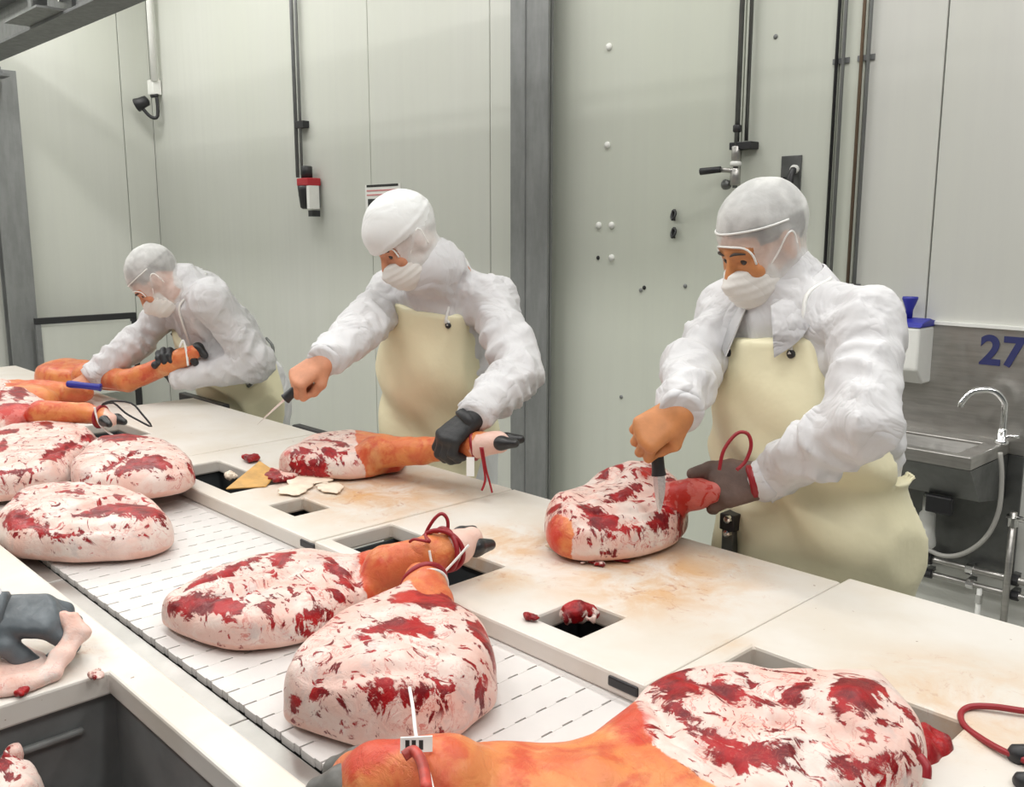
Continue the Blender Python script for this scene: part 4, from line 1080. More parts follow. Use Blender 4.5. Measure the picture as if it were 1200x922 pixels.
# --- K: skin-side leg behind the stack, J: leg under the left worker's hands
k0, k1, k2 = PZ(-40, 458, 1.005), PZ(40, 460, 1.0), PZ(98, 460, 0.995)
K_ = pork('ham', 'skin-side-up pork leg between the stack and the left worker\'s hand', 'pork leg', TZ,
    [(-80, 465), (-50, 448), (0, 446), (40, 447), (70, 450), (70, 470), (40, 474), (0, 478), (-60, 480)], 0.045,
    skin=[[(-120, 420), (140, 420), (140, 500), (-120, 500)]], caps=[(k1, k2, 0.045, 0.034)], seed=5.5, vox=0.0052, group=GS)
j = [PY(62, 434, 1.26), PY(100, 440, 1.28), PY(150, 446, 1.33), PY(196, 428, 1.42), PY(214, 419, 1.46), PY(228, 412, 1.49)]
J_ = pork('ham', 'skinned pork leg held by the far left worker over the bench', 'pork leg', TZ,
    [(36, 436), (60, 424), (95, 421), (125, 432), (120, 450), (80, 450), (45, 446)], 0.045,
    skin=[[(-20, 400), (300, 400), (300, 480), (-20, 480)]],
    caps=[(j[1], j[2], 0.050, 0.040), (j[2], j[3], 0.040, 0.034), (j[3], j[4], 0.034, 0.032), (j[4], j[5], 0.034, 0.026)], seed=1.1, vox=0.0052, p=2.2)
foot(J_, j[5], nrm(j[5] - j[4]) * 0.5 + V(0, 0, -0.8), CF, 0.02, M_HOOF, 0.018)
cord(J_, [j[4] + CR * x + CU * y - CF * 0.03 for x, y in [(0, 0.035), (0.012, 0.06), (0.022, 0.03), (0.03, -0.03)]], 0.004, M_TIE, 'cable_tie')

# --- H: middle worker's leg, trotter lifted
hq = [PZ(440, 530, 1.015), PZ(495, 528, 1.035), PZ(535, 524, 1.055), PZ(560, 521, 1.075), PZ(585, 518, 1.085)]
H_ = pork('ham', 'pork leg the middle worker lifts by the trotter with a black glove', 'pork leg', TZ,
    [(326, 540), (345, 522), (380, 506), (415, 504), (445, 508), (475, 513), (478, 540), (450, 545), (435, 552), (400, 556), (352, 552), (332, 548)], 0.041,
    lean=[[(340, 534), (352, 526), (368, 528), (360, 538), (346, 542)], [(372, 528), (390, 524), (402, 540), (398, 547), (382, 540)], [(362, 515), (385, 513), (408, 520), (402, 528), (380, 518)], [(330, 548), (360, 552), (400, 554), (360, 557)]],
    skin=[[(418, 495), (620, 495), (620, 570), (430, 560), (428, 540), (415, 518)]], blood=[[(455, 530), (510, 534), (510, 545), (450, 548)], [(328, 536), (342, 530), (338, 548)]],
    caps=[(hq[0], hq[1], 0.045, 0.033), (hq[1], hq[2], 0.033, 0.029), (hq[2], hq[3], 0.030, 0.030), (hq[3], hq[4], 0.031, 0.026)], seed=7.7, vox=0.0052)
foot(H_, PZ(591, 517, 1.087), hq[4] - hq[3], (0, 0, 1), 0.017)
cord(H_, ringpts(PZ(556, 521, 1.073), hq[4] - hq[3], 0.034, 12, 0.006), 0.005, M_RED, 'red_band', True)
w = PZ(566, 528, 1.07)
cord(H_, [w + CR * x + CU * y - CF * 0.03 for x, y in [(-0.005, 0.01), (0.002, -0.03), (0.006, -0.065), (-0.002, -0.09)]], 0.0028, M_RED, 'cord_tail')
cord(H_, [w + CR * x + CU * y - CF * 0.03 for x, y in [(0.0, 0.01), (0.008, -0.04), (0.016, -0.07), (0.022, -0.095)]], 0.0024, M_RED, 'cord_tail')
ta = w + CR * (-0.028) + CU * (-0.035) - CF * 0.03
P8 = [ta + CR * a * 0.009 + CU * b * 0.022 - CF * c * 0.0015 for c in (-1, 1) for a, b in ((-1, -1), (1, -1), (1, 1), (-1, 1))]
MB().add(P8, [(3, 2, 1, 0), (4, 5, 6, 7), (0, 1, 5, 4), (1, 2, 6, 5), (2, 3, 7, 6), (3, 0, 4, 7)]).build('tag', M_TIE, H_)

# --- I: ham the right worker is boning
ish = [PZ(790, 584, 1.04), PZ(815, 578, 1.06), PZ(836, 576, 1.07)]
I_ = pork('ham', 'half-boned ham under the right worker\'s knife', 'pork leg', TZ,
    [(637, 604), (643, 592), (675, 577), (690, 563), (702, 551), (725, 544), (752, 545), (778, 550), (798, 565), (808, 590), (802, 616), (772, 636), (725, 648), (672, 648), (648, 636), (638, 618)], 0.052,
    lean=[[(672, 592), (695, 588), (712, 600), (724, 610), (718, 622), (700, 624), (688, 608)], [(700, 560), (720, 543), (735, 548), (715, 556), (698, 572)], [(736, 558), (750, 546), (772, 552), (770, 566), (752, 570)], [(775, 556), (795, 568), (802, 588), (795, 588), (782, 570)],
          [(765, 600), (790, 590), (798, 605), (785, 622), (768, 618)], [(790, 612), (805, 600), (802, 622), (780, 634)], [(690, 632), (740, 634), (790, 624), (740, 640), (695, 640)], [(636, 600), (650, 594), (665, 598), (650, 604), (640, 612)], [(700, 588), (730, 574), (760, 570), (735, 580)]],
    skin=[[(636, 606), (672, 606), (674, 630), (650, 644), (636, 630)]], blood=[[(740, 552), (768, 550), (770, 566), (748, 570)], [(636, 606), (655, 604), (660, 640), (640, 632)]],
    caps=[(ish[0], ish[1], 0.036, 0.031), (ish[1], ish[2], 0.031, 0.022)], capskin=False, capblood=True, seed=11.3, domes=[(745, 562, 0.045, 0.030), (715, 560, 0.035, 0.018)], lump=0.016,
    grooves=[[(668, 626), (720, 632), (790, 622)], [(690, 592), (730, 584), (780, 574)], [(700, 600), (745, 600), (790, 592)], [(664, 600), (672, 640)]])
cord(I_, [PZ(845, 570, 1.115) + CR * (x - 845) / 600.0 + CU * (570 - y) / 600.0 for x, y in [(843, 552), (848, 530), (862, 512), (874, 512), (878, 525), (872, 542), (862, 552)]], 0.0035, M_RED, 'cord_loop')

# --- trimmings and scraps
def scrap(name, label, px, py, z, r, m, seed, cat, group=None, lean=0.0, rot=0.0, xy=None):
    c = PZ(px, py, z); rx, ry, rz = r[0], r[1], r[2]
    B_ = np.array([[math.cos(rot), math.sin(rot), 0], [-math.sin(rot), math.cos(rot), 0], [0, 0, 1]])
    if xy is not None: c = xy
    c = V(c[0], c[1], z + rz * 0.92)
    M_ = max(r)
    def fn(P):
        k = np.array([1, 1, 0.2]); Q = P.copy()
        Q[:, 0] += M_ * 0.9 * vnoise(P * k, 1.5 / M_, seed) + M_ * 0.35 * vnoise(P * k, 4.0 / M_, seed + 2)
        Q[:, 1] += M_ * 0.9 * vnoise(P * k, 1.5 / M_, seed + 7) + M_ * 0.35 * vnoise(P * k, 4.0 / M_, seed + 5)
        return ell(Q, c, (rx, ry, rz), B_) * 0.7 + 0.35 * rz * vnoise(P, 3.0 / M_, seed + 3)
    v, f = nets(fn, c - max(r) * 1.5, c + max(r) * 1.5, max(0.0016, min(max(r) / 14, rz * 0.45)))
    v[:, 2] += z + 0.0003 - v[:, 2].min()
    n = vnoise(v, 1.2 / max(r), seed + 1)
    o = mesh_obj(name, v, f, m, None, True, {'lean': n * 0.06 + lean, 'skin': np.full(len(v), -1.0), 'side': np.full(len(v), -1.0), 'blood': np.full(len(v), -1.0)})
    return tag(o, label, cat, group)
GT = 'scraps of pork trimming on the boards'
scrap('pork_trimming', 'red and white trimming lying in the small board opening', 677, 733, TZ - 0.022, (0.034, 0.022, 0.018), M_MEAT, 1.0, 'trimming', GT, 0.008, rot=0.9)
scrap('pork_trimming', 'small dark red scrap at the edge of the small opening', 619, 726, TZ, (0.015, 0.010, 0.006), M_MEAT, 2.0, 'trimming', GT, 0.03)
scrap('pork_trimming', 'dark red scrap on the board above the tan rind flap', 294, 541, TZ, (0.030, 0.018, 0.010), M_MEAT, 3.0, 'trimming', GT, 0.03)
scrap('pork_trimming', 'ragged pink trimming beside the tan rind flap under the lifted leg', 322, 561, TZ, (0.055, 0.03, 0.010), M_MEAT, 4.0, 'trimming', GT, 0.006)
scrap('pork_trimming', 'thin pink shaving on the board in front of the half-boned ham', 708, 660, TZ, (0.045, 0.010, 0.005), M_MEAT, 6.0, 'trimming', GT, -0.01, rot=0.8)
scrap('pork_trimming', 'pale pointed scrap hanging off the left of the half-boned ham', 656, 645, TZ, (0.022, 0.012, 0.008), M_FAT, 7.0, 'trimming', GT, rot=0.6)
scrap('fat_piece', 'flat pale slab of fat on the middle worker\'s board', 352, 568, TZ, (0.09, 0.045, 0.005), M_FAT, 8.0, 'fat', 'pieces of fat on the boards', rot=2.4)
scrap('fat_piece', 'crumbly yellowish fat scraping beside the pale slab of fat', 385, 574, TZ, (0.05, 0.028, 0.005), M_FAT, 9.0, 'fat', 'pieces of fat on the boards', rot=2.6)
scrap('fat_piece', 'small white fat crumb heap at the dark opening', 270, 562, TZ, (0.020, 0.014, 0.010), M_FAT, 10.0, 'fat', 'pieces of fat on the boards')
scrap('fat_piece', 'pinkish fat sliver on the near board edge above the tote', 115, 795, TZ, (0.016, 0.008, 0.005), M_MEAT, 13.0, 'fat', 'pieces of fat on the boards', -0.02)
scrap('pork_trimming', 'small red scrap on the near board below the gloved hand', 28, 813, TZ, (0.016, 0.008, 0.006), M_MEAT, 14.0, 'trimming', GT, 0.03, rot=-0.6)
scrap('pork_trimming', 'red meat end at the bottom edge right of the largest leg', 1066, 912, BZ, (0.055, 0.035, 0.03), M_MEAT, 15.0, 'trimming', GT, 0.035, rot=0.4)
scrap('pork_trimming', 'large pink trimming lump in the tote at the bottom left corner', -8, 905, TZ - 0.270, (0.062, 0.062, 0.115), M_MEAT, 16.0, 'trimming', GT, -0.05, xy=PZ(-12, 908, 0.90))
scrap('pork_trimming', 'whitish trimming lying on the bottom of the charcoal tote', 80, 905, TZ - 0.270, (0.07, 0.05, 0.07), M_MEAT, 17.0, 'trimming', GT, -0.04, xy=PZ(105, 938, 0.82))
# tan rind flap leaning out of the opening
q = [PZ(265, 574, TZ), PZ(312, 571, TZ), PZ(326, 555, TZ + 0.012), PZ(305, 541, TZ + 0.03)]
n_ = V(0.2, -0.5, 0.8); n_ = nrm(n_) * 0.005
tag(MB().add(q + [p + n_ for p in q], [(3, 2, 1, 0), (4, 5, 6, 7), (0, 1, 5, 4), (1, 2, 6, 5), (2, 3, 7, 6), (3, 0, 4, 7)]).build('rind_flap', M_RIND, None, bevel=0.002), 'flat tan rind flap lying at the dark opening of the middle board', 'rind')
# red cord with black clip at the right edge
ct = thing('red_cord', 'loose dark red cord loop with black clip on the right board', 'cord', tuple(PZ(1160, 850, TZ)))
pts = [(1240, 838), (1200, 833), (1165, 828), (1138, 828), (1126, 836), (1130, 850), (1148, 864), (1172, 878), (1195, 888), (1230, 905)]
cord(ct, [PZ(x, y, TZ + 0.008 + 0.004 * math.sin(i)) for i, (x, y) in enumerate(pts)], 0.0042, M_RED, 'cord_loop')
cc = PZ(1202, 884, TZ + 0.012)
MB().lathe([(0.006, -0.02), (0.012, -0.014), (0.012, 0.014), (0.006, 0.02)], cc, CR, 12).build('clip', M_BLACK, ct, True)
cc = PZ(1204, 915, TZ + 0.010)
MB().lathe([(0.005, -0.015), (0.010, -0.010), (0.010, 0.010), (0.005, 0.015)], cc, CR, 12).build('clip', M_BLACK, ct, True)
cord(C, [PZ(1078, 886, 1.04), PZ(1086, 898, 1.035), PZ(1086, 912, 1.025)], 0.0045, M_RED, 'red_band')

# ================================================================== people
def rotm(yaw, pitch=0.0, roll=0.0):
    """rows: left, forward, up of a body part; yaw 0 faces -Y, positive yaw turns towards -X; pitch > 0 looks down"""
    f = V(-math.sin(yaw), -math.cos(yaw), 0); l = V(math.cos(yaw), -math.sin(yaw), 0); u = V(0, 0, 1)
    f2 = f * math.cos(pitch) - u * math.sin(pitch); u2 = f * math.sin(pitch) + u * math.cos(pitch)
    l2 = l * math.cos(roll) + u2 * math.sin(roll); u3 = u2 * math.cos(roll) - l * math.sin(roll)
    return np.stack([l2, f2, u3])

HS = 0.885
def head_sdf(q):
    return head_sdf1(q / HS) * HS
def head_sdf1(q):
    ax = np.abs(q[:, 0]); m = np.stack([ax, q[:, 1], q[:, 2]], 1)
    d = ell(q, (0, -0.012, 0.035), (0.077, 0.097, 0.085))
    d = smin(d, ell(q, (0, 0.022, -0.035), (0.063, 0.074, 0.088)), 0.03)
    d = smin(d, cone(m, (0.0, 0.066, -0.103), (0.022, 0.060, -0.100), 0.022, 0.020), 0.025)      # chin
    d = smin(d, cone(m, (0.0, 0.088, 0.026), (0.045, 0.072, 0.024), 0.010, 0.010), 0.014)       # brow
    d = smax(d, -ell(m, (0.032, 0.104, 0.002), (0.020, 0.022, 0.014)), 0.012)                    # sockets
    d = smin(d, cone(m, (0.016, 0.087, 0.0085), (0.047, 0.077, 0.0065), 0.0055, 0.005), 0.006)       # lids
    d = smin(d, cone(m, (0.018, 0.084, -0.0095), (0.046, 0.076, -0.008), 0.005, 0.0045), 0.006)
    d = smin(d, cone(q, (0, 0.090, 0.010), (0, 0.112, -0.030), 0.008, 0.012), 0.010)             # nose
    d = smin(d, ell(m, (0.012, 0.102, -0.036), (0.010, 0.012, 0.008)), 0.008)
    d = smin(d, ell(m, (0.045, 0.068, -0.028), (0.020, 0.018, 0.018)), 0.02)                     # cheek
    d = smin(d, ell(q, (0, 0.091, -0.066), (0.026, 0.010, 0.006)), 0.008)                        # lips
    d = smin(d, ell(q, (0, 0.089, -0.078), (0.022, 0.010, 0.006)), 0.008)
    e = ell(m, (0.081, -0.008, -0.004), (0.010, 0.021, 0.033))                                   # ears
    e = smax(e, -ell(m, (0.092, -0.002, 0.0), (0.008, 0.010, 0.018)), 0.004)
    d = smin(d, e, 0.008)
    d = smin(d, cone(q, (0, -0.018, -0.06), (0, -0.045, -0.19), 0.058, 0.064), 0.03)             # neck
    return d
def skull_sdf1(q):
    d = ell(q, (0, -0.014, 0.037), (0.080, 0.100, 0.088))
    d = smin(d, ell(q, (0, 0.018, -0.04), (0.070, 0.078, 0.092)), 0.04)
    return smin(d, cone(q, (0, -0.018, -0.06), (0, -0.045, -0.17), 0.062, 0.068), 0.03)

def hand_fn(w, y, z, side, curl, thumb, el=None, sc=1.0, spread=1.0):
    """w wrist, y towards the fingers, z out of the back of the hand, side -1 right hand, +1 left hand"""
    y = nrm(y); z = nrm(z - y * np.dot(z, y)); x = side * np.cross(y, z)
    Bm = np.stack([x, y, z])
    prim = []
    xs_ = [0.027, 0.009, -0.010, -0.027]; L0 = [0.92, 1.03, 0.97, 0.78]; yb = [0.088, 0.092, 0.087, 0.078]
    for i in range(4):
        b = V(xs_[i], yb[i], 0)
        prim.append((V(xs_[i] * 0.55, 0.0, 0), b, 0.017, 0.0125, 0.016))
        a = 0.0; p = b
        for s, L in enumerate((0.044, 0.028, 0.022)):
            a += math.radians(curl[i][s] if isinstance(curl[0], (list, tuple)) else curl[s])
            q = p + L * L0[i] * V(0.06 * spread * (1.5 - i) if s == 0 else 0, math.cos(a), -math.sin(a))
            prim.append((p, q, 0.0103 - 0.0010 * s, 0.0095 - 0.0010 * s, 0.004)); p = q
    tp = [V(0.020, 0.018, -0.006)] + [V(*t) for t in thumb]
    rr = [0.018, 0.0135, 0.0115, 0.0095]
    for i in range(len(tp) - 1): prim.append((tp[i], tp[i + 1], rr[i], rr[i + 1], 0.010 if i == 0 else 0.005))
    ed = nrm(Bm @ (el - w))
    prim.append((ed * 0.05, V(0, 0.004, 0), 0.026, 0.024, 0.02))
    def fn(P):
        q = (P - w) @ Bm.T / sc
        d = np.full(len(q), 1.0)
        q2 = q * np.array([1, 1, 1.12])
        for a, b, r0, r1, k in prim: d = smin(d, cone(q2, a, b, r0, r1), k)
        return d * sc * 0.93
    lo = np.min([a for a, *_ in prim] + [b for _, b, *_ in prim], 0) - 0.03; hi = np.max([a for a, *_ in prim] + [b for _, b, *_ in prim], 0) + 0.03
    cs_ = np.array([[x_, y_, z_] for x_ in (lo[0], hi[0]) for y_ in (lo[1], hi[1]) for z_ in (lo[2], hi[2])]) * sc @ Bm + w
    return fn, cs_.min(0), cs_.max(0), Bm

TH_OUT = [(0.042, 0.045, -0.010), (0.052, 0.072, -0.014), (0.056, 0.095, -0.018)]
TH_GRIP = [(0.040, 0.048, -0.026), (0.030, 0.070, -0.046), (0.008, 0.080, -0.052)]
FIST = (72, 95, 62)
WRAP = (48, 58, 38)

def person(label, J, yaw, head, group=None, arms=None, cap='net', apron=True, skin=M_SKIN, gloves=(None, None), cuffs=(0, 0), res=0.0074, wrink=0.006, collar=True, strings=False, seed=0.0, neckup=0.02, hoodie=False, bib=(0.125, 0.10), skw=(1.36, 0.170), wide=1.42, aw=0.235, fold_a=0.013):
    """J: pelvis, shoulder centre, elbows, wrists; head: centre, yaw, pitch, roll; arms: hand specs (y, z, curl, thumb)"""
    R3 = rotm(yaw); l, f, u = R3
    pel, shc = J['pel'], J['sh']
    half = J.get('half', 0.175)
    tw = J.get('tw', 0.0)
    ls = l * math.cos(tw) + f * math.sin(tw)
    sL, sR = shc + ls * half, shc - ls * half
    sL, sR = J.get('sL', sL), J.get('sR', sR)
    ax = nrm(shc - pel); fx = nrm(f - ax * np.dot(f, ax)); lx = np.cross(fx, ax); lx = lx if np.dot(lx, l) > 0 else -lx
    TL = np.linalg.norm(shc - pel)
    Bt = np.stack([lx, fx, ax])
    neck = shc + ax * 0.05 + fx * 0.01
    hc, hy, hp, hr = head
    HB = rotm(hy, hp, hr); HI = HB / HS; HO = HB * HS
    hipz = pel[2]
    kneeL, kneeR = V(pel[0], pel[1], 0.48) + l * 0.10, V(pel[0], pel[1], 0.48) - l * 0.10
    footL, footR = V(pel[0], pel[1], 0.09) + l * 0.12, V(pel[0], pel[1], 0.09) - l * 0.12
    def torso(P, g=0.0, skirt=False):
        q = (P - pel) @ Bt.T
        s = np.stack([q[:, 0] / wide, q[:, 1], q[:, 2]], 1)
        d = cone(s, V(0, 0, -0.04), V(0, 0.0, TL * 0.55), 0.128 + g, 0.126 + g)
        d = smin(d, cone(s, V(0, 0.0, TL * 0.5), V(0, -0.005, TL - 0.03), 0.126 + g, 0.108 + g), 0.06)
        h = (P - pel) @ R3.T
        s2 = np.stack([h[:, 0] / skw[0], h[:, 1], h[:, 2]], 1)
        if skirt: d = smin(d, cone(s2, V(0, 0.02, -0.02), V(0, 0.045, -(hipz - 0.36)), min(0.14, skw[1]) + g, skw[1] + g), 0.06)
        else: d = smin(d, cone(s2, V(0, 0, -0.02), V(0, 0.0, -(hipz - 0.62)), 0.134 + g, 0.142 + g), 0.05)
        return d
    def sleeve(P):
        d = np.full(len(P), 1.0)
        for s, e, w in ((sL, J['eL'], J['wL']), (sR, J['eR'], J['wR'])):
            cu = w + (e - w) * 0.02
            r = cone(P, s, e, 0.061, 0.058)
            r2 = cone(P, e, cu, 0.061, 0.044)
            for a, b in ((s, e), (e, cu)):
                t = ((P - a) @ (b - a)) / ((b - a) @ (b - a)); L = np.linalg.norm(b - a)
                n = vnoise(P, 9, seed + 2)
                wv = (np.abs(np.sin((t * L) * 46 + n * 7)) - 0.6) * (0.6 + vnoise(P, 7, seed + 6) * 1.6) * wrink * 2.6 * np.clip(1 - np.abs(t - (0.8 if a is s else 0.35)) * 0.9, 0.15, 1)
                if a is s: r = r + wv
                else: r2 = r2 + wv
            # flat cut at the cuff
            ax_ = nrm(w - e); r2 = np.maximum(r2, (P - w) @ ax_ - 0.004)
            d = smin(d, smin(r, r2, 0.02), 0.03)
            d = smin(d, cone(P, neck - ax * 0.05, s, 0.060, 0.060), 0.05)
        return d
    def coat_fn(P):
        d = smin(torso(P), sleeve(P), 0.035)
        d = smin(d, cone(P, neck - ax * 0.03, neck + ax * neckup, 0.084, 0.070), 0.03)
        if hoodie: d = smin(d, cone(P, neck - ax * 0.02, hc + V(0, -0.02, -0.125) @ HO, 0.094, 0.084), 0.05)
        w1 = P + 0.05 * vnoise(P, 8, seed)[:, None]
        d = d + 0.006 * vnoise(P, 9, seed) + 0.034 * np.abs(vnoise(w1 * np.array([1, 1, 0.5]), 13, seed + 3)) + 0.018 * np.abs(vnoise(w1 * np.array([0.6, 1, 1]), 27, seed + 8)) + 0.008 * np.abs(vnoise(w1 * np.array([1, 1, 0.6]), 48, seed + 1)) - 0.011
        return np.maximum(d, 0.60 - P[:, 2])
    allp = np.array([pel, shc, sL, sR, J['eL'], J['eR'], J['wL'], J['wR'], kneeL, kneeR, neck])
    lo, hi = allp.min(0) - 0.22, allp.max(0) + 0.16
    lo[2] = 0.55
    # ---- body: head, neck, trunk, arms, hands, legs in one mesh
    BV, BF, off = [], [], 0
    def put(v, f_):
        nonlocal off
        BV.append(v); BF.append(f_ + off); off += len(v)
    put(*nets(lambda P: head_sdf((P - hc) @ HB.T), hc - 0.22, hc + 0.18, 0.0036 if res < 0.01 else 0.006))
    def trunk(P):
        d = torso(P) + 0.025
        for s, e, w in ((sL, J['eL'], J['wL']), (sR, J['eR'], J['wR'])):
            d = smin(d, smin(cone(P, s, e, 0.050, 0.040), cone(P, e, w, 0.040, 0.027), 0.02), 0.03)
        for k, ft, sg in ((kneeL, footL, 1), (kneeR, footR, -1)):
            d = smin(d, smin(cone(P, pel + l * 0.09 * sg - u * 0.05, k, 0.085, 0.055), cone(P, k, ft, 0.052, 0.036), 0.02), 0.03)
        return smin(d, cone(P, neck - ax * 0.08, hc + HB[2] * -0.08 + HB[1] * -0.02, 0.058, 0.054), 0.03)
    put(*nets(trunk, np.minimum(lo, V(lo[0], lo[1], 0.0)), hi + 0.1, 0.013))
    hands = []
    for key, side in (('L', 1), ('R', -1)):
        y_, z_, curl, th = arms[key]
        hands.append(hand_fn(J['w' + key], y_, z_, side, curl, th, J['e' + key]))
        fn, a, b, Bm = hands[-1]
        put(*nets(fn, a, b, 0.0029))
    Vv, Ff = np.concatenate(BV), np.concatenate(BF)
    body = mesh_obj('person', Vv, Ff, skin, None, True)
    tag(body, label, 'person', group)
    # ---- face details
    for sg in (-1, 1):
        e = hc + V(sg * 0.031, 0.0765, 0.000) @ HO
        v, f_ = nets(lambda P: np.linalg.norm(P - e, axis=1) - 0.0105, e - 0.012, e + 0.012, 0.0026)
        mesh_obj('eye', v, f_, M_EYE, body, True)
        MB().tube([hc + V(sg * x, yy, zz) @ HO for x, yy, zz in ((0.012, 0.098, 0.020), (0.030, 0.095, 0.025), (0.048, 0.082, 0.019))], [0.0015, 0.0032, 0.0015], 6, 4).build('eyebrow', M_HAIR, body, True)
    # ---- hair
    def hair_fn(P):
        q = (P - hc) @ HI.T
        d = ell(q, (0, -0.014, 0.037), (0.081, 0.101, 0.090)) + 0.003 * vnoise(P, 60, seed)
        line = np.where(q[:, 1] > 0, 0.060 - 0.02 * np.abs(q[:, 0]) / 0.08, 0.060 + q[:, 1] * 1.25)
        line = np.where((np.abs(q[:, 0]) > 0.055) & (q[:, 1] < 0.05) & (q[:, 1] > -0.03), np.minimum(line, 0.015), line)
        return smax(d, (line - q[:, 2]), 0.008) * HS
    v, f_ = nets(hair_fn, hc - 0.14, hc + 0.16, 0.0045)
    mesh_obj('hair', v, f_, M_HAIR, body, True)
    # ---- hair net hood with eye opening, or cloth cap over a net
    def hood_fn(P):
        q = (P - hc) @ HI.T
        d = skull_sdf1(q) - 0.004
        d = smin(d, ell(q, (0, -0.022, 0.052), (0.083, 0.098, 0.086)), 0.03)
        d = smin(d, ell(np.stack([np.abs(q[:, 0]), q[:, 1], q[:, 2]], 1), (0.078, -0.008, -0.004), (0.014, 0.024, 0.036)), 0.02)
        return (d + 0.004 * vnoise(P, 34, seed) + 0.002 * vnoise(P, 80, seed)) * HS
    v, f_ = nets(hood_fn, hc - 0.24, hc + 0.17, 0.005)
    fc = (v[f_].mean(1) - hc) @ HI.T
    keep = ~((np.abs(fc[:, 0]) < np.where(fc[:, 2] < -0.022, 0.042, 0.060)) & (fc[:, 1] > 0.035) & (fc[:, 2] < 0.042 - 0.014 * (np.abs(fc[:, 0]) / 0.06) ** 2) & (fc[:, 2] > -0.105)) & (fc[:, 2] > (-0.135 if cap == 'net' else -0.175))
    f_ = f_[keep]
    us = np.unique(f_); mp = -np.ones(len(v), int); mp[us] = np.arange(len(us))
    qv = (v[us] - hc) @ HI.T
    net = mesh_obj('hair_net', v[us], mp[f_], M_NET if cap == 'net' else M_NET2, body, True, {'dense': np.clip((qv[:, 2] - 0.058 - 0.16 * qv[:, 1] * 0.9) / 0.006, 0, 1)})
    def onhood(x, z, o=0.002, y0=0.2):
        P0 = hc + V(x, y0, z) @ HO; dr = -HB[1]; t_ = 0.0
        for _ in range(60):
            s_ = hood_fn((P0 + dr * t_)[None])[0] - o
            if s_ < 0.0004: break
            t_ += s_ * 0.8
        return P0 + dr * t_
    MB().tube([onhood(x, z) for x, z in ((-0.060, -0.01), (-0.060, 0.014), (-0.048, 0.032), (-0.02, 0.041), (0.02, 0.041), (0.048, 0.032), (0.060, 0.014), (0.060, -0.01))], 0.0022, 6, 3).build('net_hem', M_TIE, net, True)
    if cap == 'net':
        sm = []
        for k in range(9):
            a = math.radians(-100 + 25 * k)
            q0 = V(0.16 * math.sin(a), 0.16 * math.cos(a), 0.16 * (0.36 + 0.16 * math.cos(a)))
            P0 = hc + q0 @ HO; dr = nrm(hc + V(0, -0.01, 0.05) @ HO - P0); t_ = 0
            for _ in range(60):
                s_ = hood_fn((P0 + dr * t_)[None])[0] - 0.001
                if s_ < 0.0004: break
                t_ += s_ * 0.8
            sm.append(P0 + dr * t_)
        MB().tube(sm, 0.0022, 6, 4).build('elastic_seam', M_TIE, net, True)
    else:
        def cap_fn(P):
            q = (P - hc) @ HI.T
            d = ell(q, (0, -0.006, 0.048), (0.097, 0.118, 0.103))
            d = d + 0.004 * vnoise(P, 22, seed) - 0.004 * np.exp(-((q[:, 2] - 0.045 + q[:, 1] * 0.1) / 0.006) ** 2)
            return np.maximum(d, (0.022 - 0.10 * q[:, 1] * 0 - np.clip(-q[:, 1], 0, 1) * 0.35) - q[:, 2]) * HS
        v, f_ = nets(cap_fn, hc - 0.2, hc + 0.18, 0.005)
        mesh_obj('cloth_cap', v, f_, M_CAP, body, True)
    # ---- face mask
    def mask_fn(P):
        q = (P - hc) @ HI.T
        d = ell(q, (0, 0.026, -0.062), (0.070, 0.100, 0.082))
        d = smin(d, cone(q, (0, 0.10, -0.030), (0, 0.122, -0.046), 0.010, 0.014), 0.02)
        d = d + 0.0012 * np.sin(q[:, 2] * 330 + vnoise(P, 20, seed) * 3)
        return np.maximum.reduce([d, q[:, 2] + 0.018 + 0.10 * np.maximum(np.abs(q[:, 0]) - 0.012, 0) * 1.2, -0.125 - q[:, 2], 0.030 - q[:, 1]])
    v, f_ = nets(mask_fn, hc - 0.2, hc + 0.18, 0.0042)
    msk = mesh_obj('face_mask', v, f_, M_MASK, body, True)
    for sg in (-1, 1):
        MB().tube([hc + V(sg * x, yy, zz) @ HO for x, yy, zz in ((0.060, 0.060, -0.036), (0.078, 0.030, -0.010), (0.092, -0.004, 0.024), (0.092, -0.022, 0.018), (0.087, -0.018, -0.03))], 0.0022, 6, 5).build('ear_loop', M_TIE, msk, True)
    # ---- coat, trousers, boots
    v, f_ = nets(coat_fn, lo, hi, res)
    coat = mesh_obj('coat', v, f_, M_COAT, body, True)
    for key in ('L', 'R'):
        e, w = J['e' + key], J['w' + key]; d_ = nrm(w - e)
        MB().lathe([(0.036, -0.03), (0.041, -0.028), (0.043, 0.0), (0.041, 0.018), (0.034, 0.020)], w, d_, 20).build('cuff', M_COAT, coat, True)
